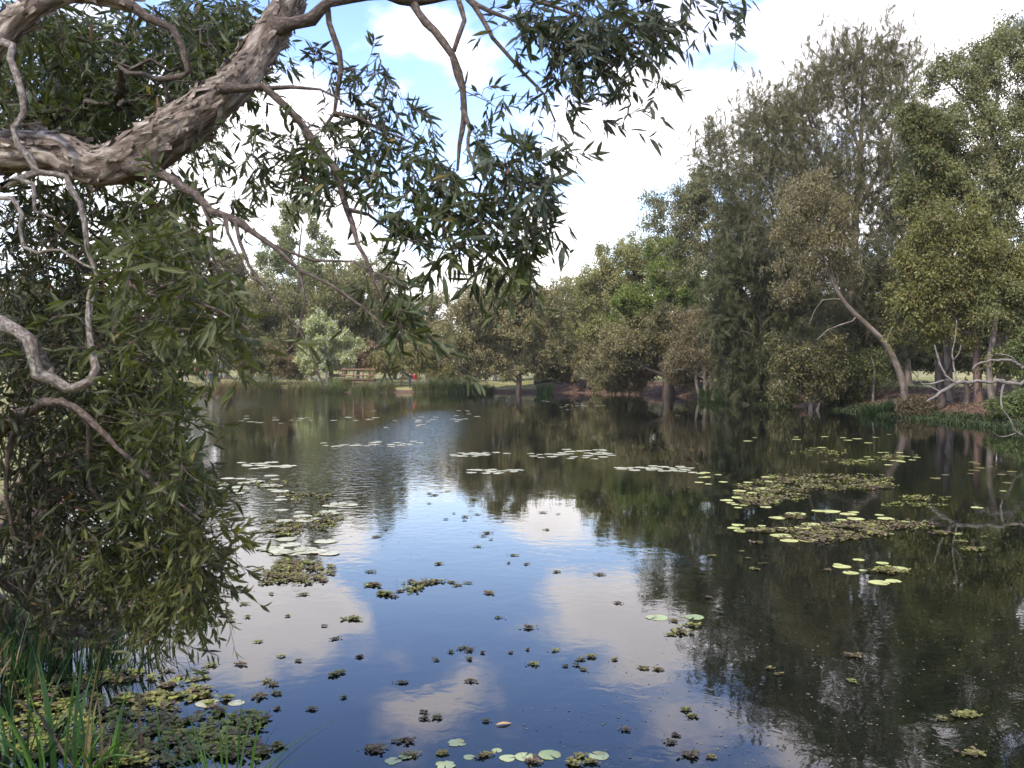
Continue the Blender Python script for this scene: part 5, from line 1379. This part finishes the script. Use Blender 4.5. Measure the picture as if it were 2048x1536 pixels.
strip(475, 590, 924, 940, 17, 0.18, 0.32, PP, 'pale lily pad in the raft beside the left foliage', 'lily pads beside the left foliage', rr)
strip(425, 560, 950, 990, 22, 0.16, 0.32, PP, 'pale lily pad drifting just below the left raft', 'lily pads below the left raft', rr)
strip(560, 700, 985, 1060, 22, 0.14, 0.29, PP, 'dull lily pad among the fern patches at left', 'lily pads among the left ferns', rr)
strip(520, 690, 1075, 1130, 17, 0.16, 0.27, PP, 'broad dim lily pad above the square fern raft at left', 'lily pads above the square fern raft', rr)
strip(1700, 1850, 905, 935, 17, 0.12, 0.22, PY, 'small yellow lily pad in the shade before the leaning trunk', 'small yellow pads before the leaning trunk', rr)
strip(1480, 1780, 865, 895, 12, 0.14, 0.29, PY, 'tiny yellow lily pad near the right bank', 'tiny yellow pads near the right bank', rr)
strip(1395, 1450, 940, 975, 10, 0.13, 0.22, PY, 'small lily pad of the loose handful left of the long fern mat', 'lily pads left of the long fern mat', rr)
strip(1860, 2040, 900, 980, 12, 0.11, 0.21, PO, 'scattered olive lily pad under the right trees', 'olive pads under the right trees', rr)
strip(1060, 1230, 795, 826, 15, 0.22, 0.36, PP, 'distant lily pad off the bare brown bank', 'lily pads off the brown bank', rr)
strip(1290, 1460, 800, 835, 10, 0.18, 0.29, PO, 'distant olive lily pad off the forked paperbark', 'lily pads off the forked paperbark', rr)

PADS.sort(key=lambda q: -q[0])
far = MB()
for k, (w, me, loc, ang, rad, label, group) in enumerate(PADS):
    if k < 290:
        o = bpy.data.objects.new('lily_pad', me); C.objects.link(o)
        o.location = loc; o.rotation_euler = (0, 0, ang); o.scale = (rad, rad, min(rad, .16) * .9)
        tag(o, label, 'lily pad', group)
    else:
        Vp = np.array([v.co[:] for v in me.vertices]) * np.array([rad, rad, min(rad, .16) * .9])
        ca, sa = math.cos(ang), math.sin(ang)
        Vp = np.c_[Vp[:, 0] * ca - Vp[:, 1] * sa, Vp[:, 0] * sa + Vp[:, 1] * ca, Vp[:, 2]] + np.array(loc)
        far.add(Vp, [np.array([p_.vertices[:] for p_ in me.polygons])], np.array([d_.color[:3] for d_ in me.attributes['tint'].data]))
if far.n:
    tag(far.build('far_lily_pads', M_PAD, None, True), 'tiny far lily pads sprinkled over the water towards the far bank', 'lily pads', kind='stuff')

# ------------------------------------------------------------------ floating water fern
def fern_geo(mb, x, y, R_, n, r, lr, hue, elong=1.0, ang0=0.0, z0=.004):
    """a clump: chains of cupped leaflets floating together"""
    ca, sa = math.cos(ang0), math.sin(ang0)
    u, v = r.normal(size=n) * R_ * .45, r.normal(size=n) * R_ * .45 / elong
    cx, cy = x + u * ca - v * sa, y + u * sa + v * ca
    a = r.uniform(0, 6.28, n); tilt = r.uniform(-.12, .5, n); q = lr * r.uniform(.6, 1.25, n)
    f = np.stack([np.cos(a) * np.cos(tilt), np.sin(a) * np.cos(tilt), np.sin(tilt)], 1)
    sd = np.stack([-np.sin(a), np.cos(a), np.zeros(n)], 1)
    up = np.cross(f, sd)
    b = np.stack([cx, cy, z0 + r.uniform(0, .3, n) * lr], 1)
    Q = q[:, None]
    V = [b, b + f * Q * .55 + sd * Q * .62 + up * Q * .22, b + f * Q * 1.25 + sd * Q * .42 + up * Q * .16, b + f * Q * 1.3, b + f * Q * 1.25 - sd * Q * .42 + up * Q * .16, b + f * Q * .55 - sd * Q * .62 + up * Q * .22, b + f * Q * .65]
    V = np.stack(V, 1).reshape(-1, 3)
    bb = np.arange(n)[:, None] * 7
    quads = np.concatenate([bb + np.array([k]) for k in ((0, 6, 2, 1), (6, 3, 2, 2))][:1] + [bb + np.array([(0, 5, 4, 6)])])
    tris = np.concatenate([bb + np.array([k]) for k in ((6, 3, 2), (6, 4, 3))])
    h = np.clip(hue + r.normal(size=n) * .28, 0, 1)
    c = mixcol((.1, .06, .045), (.19, .2, .04), h) * r.uniform(.6, 1.3, (n, 1))
    mb.add(V, [quads, tris], np.repeat(c, 7, axis=0))
r = np.random.default_rng(14)
FC = []
for (a, b, w) in [(190, 288, 30), (138, 325, 58), (415, 97, 30), (440, 107, 55), (515, 86, 35), (648, 129, 40), (415, 150, 30), (543, 202, 18), (605, 220, 42), (665, 208, 35), (500, 233, 25), (602, 240, 28), (810, 187, 42), (1010, 198, 45), (1090, 206, 20), (803, 244, 18), (1028, 288, 35), (718, 305, 60), (700, 322, 40), (740, 340, 20), (670, 377, 40), (862, 422, 42), (832, 462, 25), (925, 468, 38), (465, 467, 58), (1080, 508, 52), (1308, 523, 62), (122, 580, 92), (110, 508, 60), (535, 565, 65), (562, 580, 45), (620, 567, 55), (190, 626, 100), (230, 638, 50), (262, 612, 45), (730, 620, 65), (780, 748, 40), (935, 802, 75), (1402, 672, 50), (25, 758, 55), (52, 955, 30), (528, 930, 42), (590, 910, 70), (625, 922, 60), (698, 933, 25), (452, 972, 40), (625, 967, 35), (845, 932, 20), (930, 915, 18), (1075, 921, 50), (962, 991, 68), (1128, 1002, 30), (1265, 953, 70), (1210, 970, 55), (1188, 998, 40), (1228, 1022, 45), (1392, 968, 30), (1538, 1012, 45), (1618, 1022, 45), (268, 1090, 65), (637, 1082, 58), (392, 1245, 45), (390, 1280, 45), (460, 1275, 65), (718, 1292, 42), (1438, 1337, 60), (1755, 1235, 50), (1790, 1265, 45), (1705, 1365, 60), (1680, 1400, 80), (1780, 1475, 110), (125, 1440, 115), (320, 1470, 75), (245, 1400, 45), (310, 1397, 80), (485, 1460, 65), (690, 1478, 75), (725, 1465, 60), (968, 1508, 90), (1210, 1475, 70), (1170, 1515, 110), (1270, 1507, 80), (1735, 825, 110), (1680, 840, 60), (1790, 790, 90), (1700, 765, 60)]:
    FC.append((700 + a * .3815, 950 + b * .3815, w * .3815))
for (a, b, w) in [(1340, 300, 70), (1410, 295, 50), (1490, 315, 80), (1390, 570, 80), (1470, 560, 90), (1580, 555, 60), (1740, 520, 60), (1955, 580, 80), (2010, 628, 60), (1425, 625, 30), (1590, 628, 55), (1235, 610, 70), (1290, 605, 70), (1280, 677, 55), (1180, 735, 100), (1205, 765, 60), (1140, 780, 60), (1300, 745, 45), (1510, 740, 25), (1845, 757, 85), (1700, 792, 20), (1355, 875, 45), (1755, 860, 60), (1475, 953, 45), (1263, 995, 65), (1105, 1000, 80), (1565, 975, 40), (1070, 1030, 50), (1020, 1075, 70), (1070, 1065, 70), (1075, 1125, 80), (985, 1135, 60), (1400, 1085, 70), (1435, 1100, 60), (1370, 1160, 80), (1450, 1145, 60), (1890, 955, 30), (1760, 1047, 95), (1960, 1440, 110), (1800, 1167, 30), (1635, 1230, 60), (1450, 1228, 50), (1070, 880, 40), (940, 1065, 60), (880, 1030, 60)]:
    FC.append((a * .3815, 950 + b * .3815, w * .3815))
for (a, b, w) in [(95, 400, 50), (172, 408, 45), (320, 615, 50), (345, 650, 50), (445, 860, 45), (745, 405, 40), (790, 435, 60), (1175, 340, 90), (1160, 470, 60), (1625, 665, 50), (1750, 648, 140), (1790, 845, 120), (430, 40, 30), (1720, 640, 90)]:
    FC.append((1250 + a * .3896, 1180 + b * .3896, w * .3896))
for (a, b, w) in [(405, 632, 75), (315, 685, 35), (130, 712, 60), (355, 728, 30), (450, 760, 50), (395, 795, 70), (845, 798, 50), (1755, 670, 110), (1660, 625, 70), (1800, 597, 50), (1990, 525, 60), (845, 636, 40), (110, 968, 40)]:
    FC.append((1380 + a / 3.066, 880 + b / 3.066, w / 3.066))
for (px, py, wpx) in FC:
    x, y = W2(px, py)
    R_ = wpx / 2 * y / F
    lr = float(np.clip(R_ * r.uniform(.2, .36), .012, .034))
    hue = float(np.clip(r.normal(.38, .25), 0, 1))
    mb_ = MB()
    fern_geo(mb_, x, y, R_, int(np.clip(48 * (R_ / lr / 3.2) ** 1.3, 24, 110)), r, lr, hue, r.uniform(1.2, 2.2), r.normal() * .5)
    for _ in range(int(r.integers(0, 4))):
        a_, q_ = r.uniform(0, 6.28), R_ * r.uniform(.75, 1.1)
        fern_geo(mb_, x + math.cos(a_) * q_, y + math.sin(a_) * q_, R_ * .22, int(r.integers(2, 7)), r, lr * r.uniform(.6, 1.1), hue, 1.2, 0, .002)
    o = mb_.build('water_fern', M_FERN)
    me = o.data
    me.transform(Matrix.Translation((-x, -y, 0))); o.location = (x, y, 0)
    tone = 'brownish' if hue < .33 else ('brown and green' if hue < .55 else 'green')
    if py > 1440: pl = 'near the bottom edge'
    elif px < 560 and py > 1240: pl = 'between sedges and open water'
    elif px < 640 and py < 1245: pl = 'beside the left bush'
    elif px > 1240 and py > 1290: pl = 'on the tree reflection at lower right' if px > 1450 else 'on the sky reflection at lower right'
    elif px > 1380: pl = 'loose on the dark right half'
    elif py < 1100: pl = 'on the bright reflection below mid pond'
    elif py < 1220: pl = 'on the central blue reflection'
    else: pl = 'on the mirrored clouds in the lower middle'
    tag(o, 'small %s water fern clump %s' % (tone, pl), 'water fern', '%s water ferns %s' % (tone, pl))
# dense rafts of the same fern that nobody could count
def mat_raft(name_label, areas, n, lr, hue, r, kind='stuff', rosette=False):
    mb_ = MB()
    tot = sum(a[2] * a[3] for a in areas)
    for (px, py, rx, ry) in areas:
        k = int(n * rx * ry / tot)
        u = r.normal(size=(k, 2)) * .55
        u = u[np.hypot(u[:, 0], u[:, 1]) < 1.1]
        if not rosette:
            u = np.array([q for q in u if mnoise.noise(Vector((px * .01 + q[0] * 2.6, py * .01 + q[1] * 1.8, n * .013))) > -.12])
        if rosette:
            u = u[:max(4, len(u) // 3)]
        for (a, b) in u:
            qx, qy = W2(px + a * rx, py + b * ry)
            hu = float(np.clip(hue + r.normal() * .3, 0, 1))
            if rosette:
                fern_geo(mb_, qx, qy, lr * r.uniform(1.6, 3.2), int(r.integers(14, 30)), r, lr, hu, 1.5, r.uniform(0, 3))
            else:
                fern_geo(mb_, qx, qy, lr * 2.2, 7, r, lr, hu, 1.3, r.uniform(0, 3))
    o = mb_.build('fern_raft', M_FERN)
    tag(o, name_label, 'water fern', kind=kind)
mat_raft('long brown and green fern mat lying across the dark water at right', [(1660, 958, 130, 9), (1560, 972, 85, 14), (1540, 992, 70, 14), (1690, 975, 90, 6), (1750, 970, 50, 8), (1520, 1006, 40, 6)], 1150, .035, .4, r)
mat_raft('thick brown fern mat among the biggest lily pads at right', [(1690, 1062, 100, 16), (1640, 1074, 80, 10), (1790, 1052, 80, 9), (1590, 1034, 25, 5), (1540, 1062, 60, 5), (1890, 1068, 40, 4)], 1000, .03, .3, r)
mat_raft('yellow green fern patches under the right trees', [(1850, 996, 50, 8), (1800, 1010, 35, 5), (1850, 1012, 40, 5), (1775, 1143, 42, 7), (1950, 1098, 22, 5), (1700, 925, 60, 8), (1640, 905, 60, 8), (1790, 915, 50, 6)], 340, .03, .75, r)
mat_raft('square raft of fern in the sky reflection beside the left bush', [(590, 1140, 75, 18), (610, 1160, 50, 8), (545, 1155, 30, 8), (585, 1125, 40, 6)], 420, .022, .45, r)
mat_raft('scattered fern patches in the tree reflection at left', [(600, 1050, 70, 14), (570, 1065, 40, 8), (610, 995, 60, 12), (540, 970, 60, 10), (650, 1040, 40, 14)], 420, .026, .4, r)
mat_raft('short green and brown fern raft at the centre of the pond', [(840, 1169, 40, 6), (825, 1180, 30, 5), (860, 1165, 28, 4)], 120, .022, .6, r)
mat_raft('dense mat of water fern round the sedges at lower left', [(150, 1450, 190, 80), (330, 1410, 130, 45), (420, 1470, 120, 50), (300, 1500, 170, 40), (90, 1380, 110, 40), (240, 1350, 130, 20), (480, 1500, 90, 30), (500, 1440, 60, 20)], 1050, .024, .66, r, rosette=True)
mb_ = MB()
x, y = W2(1009, 1449)
fine_leaves(mb_, np.array([[x - .05, y - .02, .006]]), norm(np.array([[1, .35, .06]])), np.array([[0, 0, 1.0]]), np.array([.1]), np.array([.034]), np.array([.1]), np.array([[.5, .3, .12]]))
tag(mb_.build('fallen_leaf', M_FERN), 'yellow fallen leaf floating alone in the lower middle', 'leaf')

# specks of leaf, seed and scum drifting on the surface
r = np.random.default_rng(99)
mb_ = MB()
nn = 3200
q = r.uniform(0, 1, nn)
py_ = 800 + 736 * q ** 1.3
px_ = r.uniform(250, 2048, nn)
Yw = F * EYE / (py_ - HZ); xw = (px_ - 1024) / F * Yw
drift = np.array([mnoise.noise(Vector((xw[k] * .22, Yw[k] * .22, 4.0))) for k in range(nn)])
kp = (shore_dist(xw, Yw) < -.2) & (drift > .02)
xw, Yw = xw[kp], Yw[kp]; n = len(xw)
sz_ = .0035 + .008 * r.uniform(0, 1, n) ** 3 + .0006 * Yw * r.uniform(0, 1, n)
a = r.uniform(0, 6.28, n)
d_ = np.c_[np.cos(a), np.sin(a), np.zeros(n)]; e_ = np.c_[-np.sin(a), np.cos(a), np.zeros(n)]
c_ = np.c_[xw, Yw, np.full(n, .003)]
V_ = np.stack([c_ - d_ * sz_[:, None], c_ + e_ * (sz_ * .5)[:, None] + np.array([0, 0, .002]), c_ + d_ * sz_[:, None], c_ - e_ * (sz_ * .5)[:, None]], 1).reshape(-1, 3)
mb_.add(V_, [np.arange(4 * n).reshape(n, 4)], np.repeat(mixcol((.07, .055, .035), (.24, .2, .13), r.uniform(0, 1, n)), 4, axis=0))
tag(mb_.build('floating_debris', M_FERN), 'tiny leaf and seed scraps drifting on the pond surface', 'debris', kind='stuff')

# ------------------------------------------------------------------ sedges at the near left
r = np.random.default_rng(61)
def sedge(px, Yb, label, n, rad, h, w, bend, A=(.035, .09, .016), B=(.12, .22, .035), dead=.05, zmin=-.1):
    x = (px - 1024) / F * Yb
    grass_clump('sedge_clump', label, 'sedge', (x, Yb, max(gz(x, Yb)[0], -.02)), n, rad, h, w, bend, A, B, r, 'sedges at the near left edge', 8, dead)
sedge(120, 4.4, 'big bright green sedge with broad arching blades at the lower left corner', 24, .14, 1.0, .026, .75)
sedge(30, 4.6, 'dense sedge at the left border below the bush', 60, .25, .95, .018, .9, (.025, .06, .018), (.075, .14, .045))
sedge(205, 4.5, 'upright sedge right of the broad bladed one', 20, .08, .75, .022, .5)
sedge(345, 4.75, 'small thin sedge standing in the fern mat', 14, .07, .5, .014, .6, dead=.25)
sedge(455, 4.25, 'sedge arching to the right at the bottom edge', 34, .10, .72, .016, .8)
sedge(80, 6.3, 'dark sedge under the left bush at the water', 160, .7, .85, .014, .8, (.012, .03, .012), (.04, .08, .03))
sedge(190, 6.1, 'grassy sedge between the bush stems and the water', 120, .45, .8, .012, .7, (.015, .035, .012), (.05, .09, .03))
sedge(-60, 5.6, 'tall sedge half cut by the left border', 120, .5, 1.2, .018, .9, (.02, .05, .018), (.07, .13, .05))
sedge(290, 6.4, 'sparse sedge with thin bent blades before the cloud reflection', 40, .22, .7, .009, .9, (.015, .035, .012), (.045, .08, .025))
for (rows, lab) in [([(282, 1500, 4.75, 5), (277, 1450, 4.75, 3), (279, 1390, 4.75, 2)], 'dry broken reed stem standing in the fern mat'), ([(150, 1536, 4.3, 3), (110, 1480, 4.4, 3), (80, 1430, 4.5, 2.4), (30, 1400, 4.6, 1.6)], 'brown dead stem lying among the sedges at the corner'),
                    ([(1000, 1490, 4.78, 2.2), (960, 1497, 4.76, 2.2), (925, 1506, 4.72, 1.6)], 'thin dark twig floating between the pads of the bottom row')]:
    stick('dry_reed' if 'reed' in lab else 'driftwood', lab, 'driftwood', [rows], M_BARK if 'brown' in lab else M_TIMBER, .1, ('stem', 'fork'))
print('lily pads', npads, 'fern clumps', len(FC))

# ------------------------------------------------------------------ haze
hz0, hz1 = -2.2, 40.0
hv = np.array([[x, y, z] for z in (hz0, hz1) for y in (-40, 420) for x in (-330, 330)], float)
m = bpy.data.materials.new('haze_air'); m.use_nodes = True
t = m.node_tree
t.nodes.remove(t.nodes['Principled BSDF'])
pv = N(t, 'ShaderNodeVolumePrincipled'); pv.inputs['Color'].default_value = (1.0, .96, .9, 1); pv.inputs['Density'].default_value = .00022
pv.inputs['Anisotropy'].default_value = .3
L(t, pv.outputs[0], t.nodes['Material Output'].inputs['Volume'])
tag(mk('haze', hv, [[[0, 2, 3, 1], [4, 5, 7, 6], [0, 1, 5, 4], [2, 6, 7, 3], [0, 4, 6, 2], [1, 3, 7, 5]]], m), kind='stuff')
sc.cycles.volume_bounces = 0
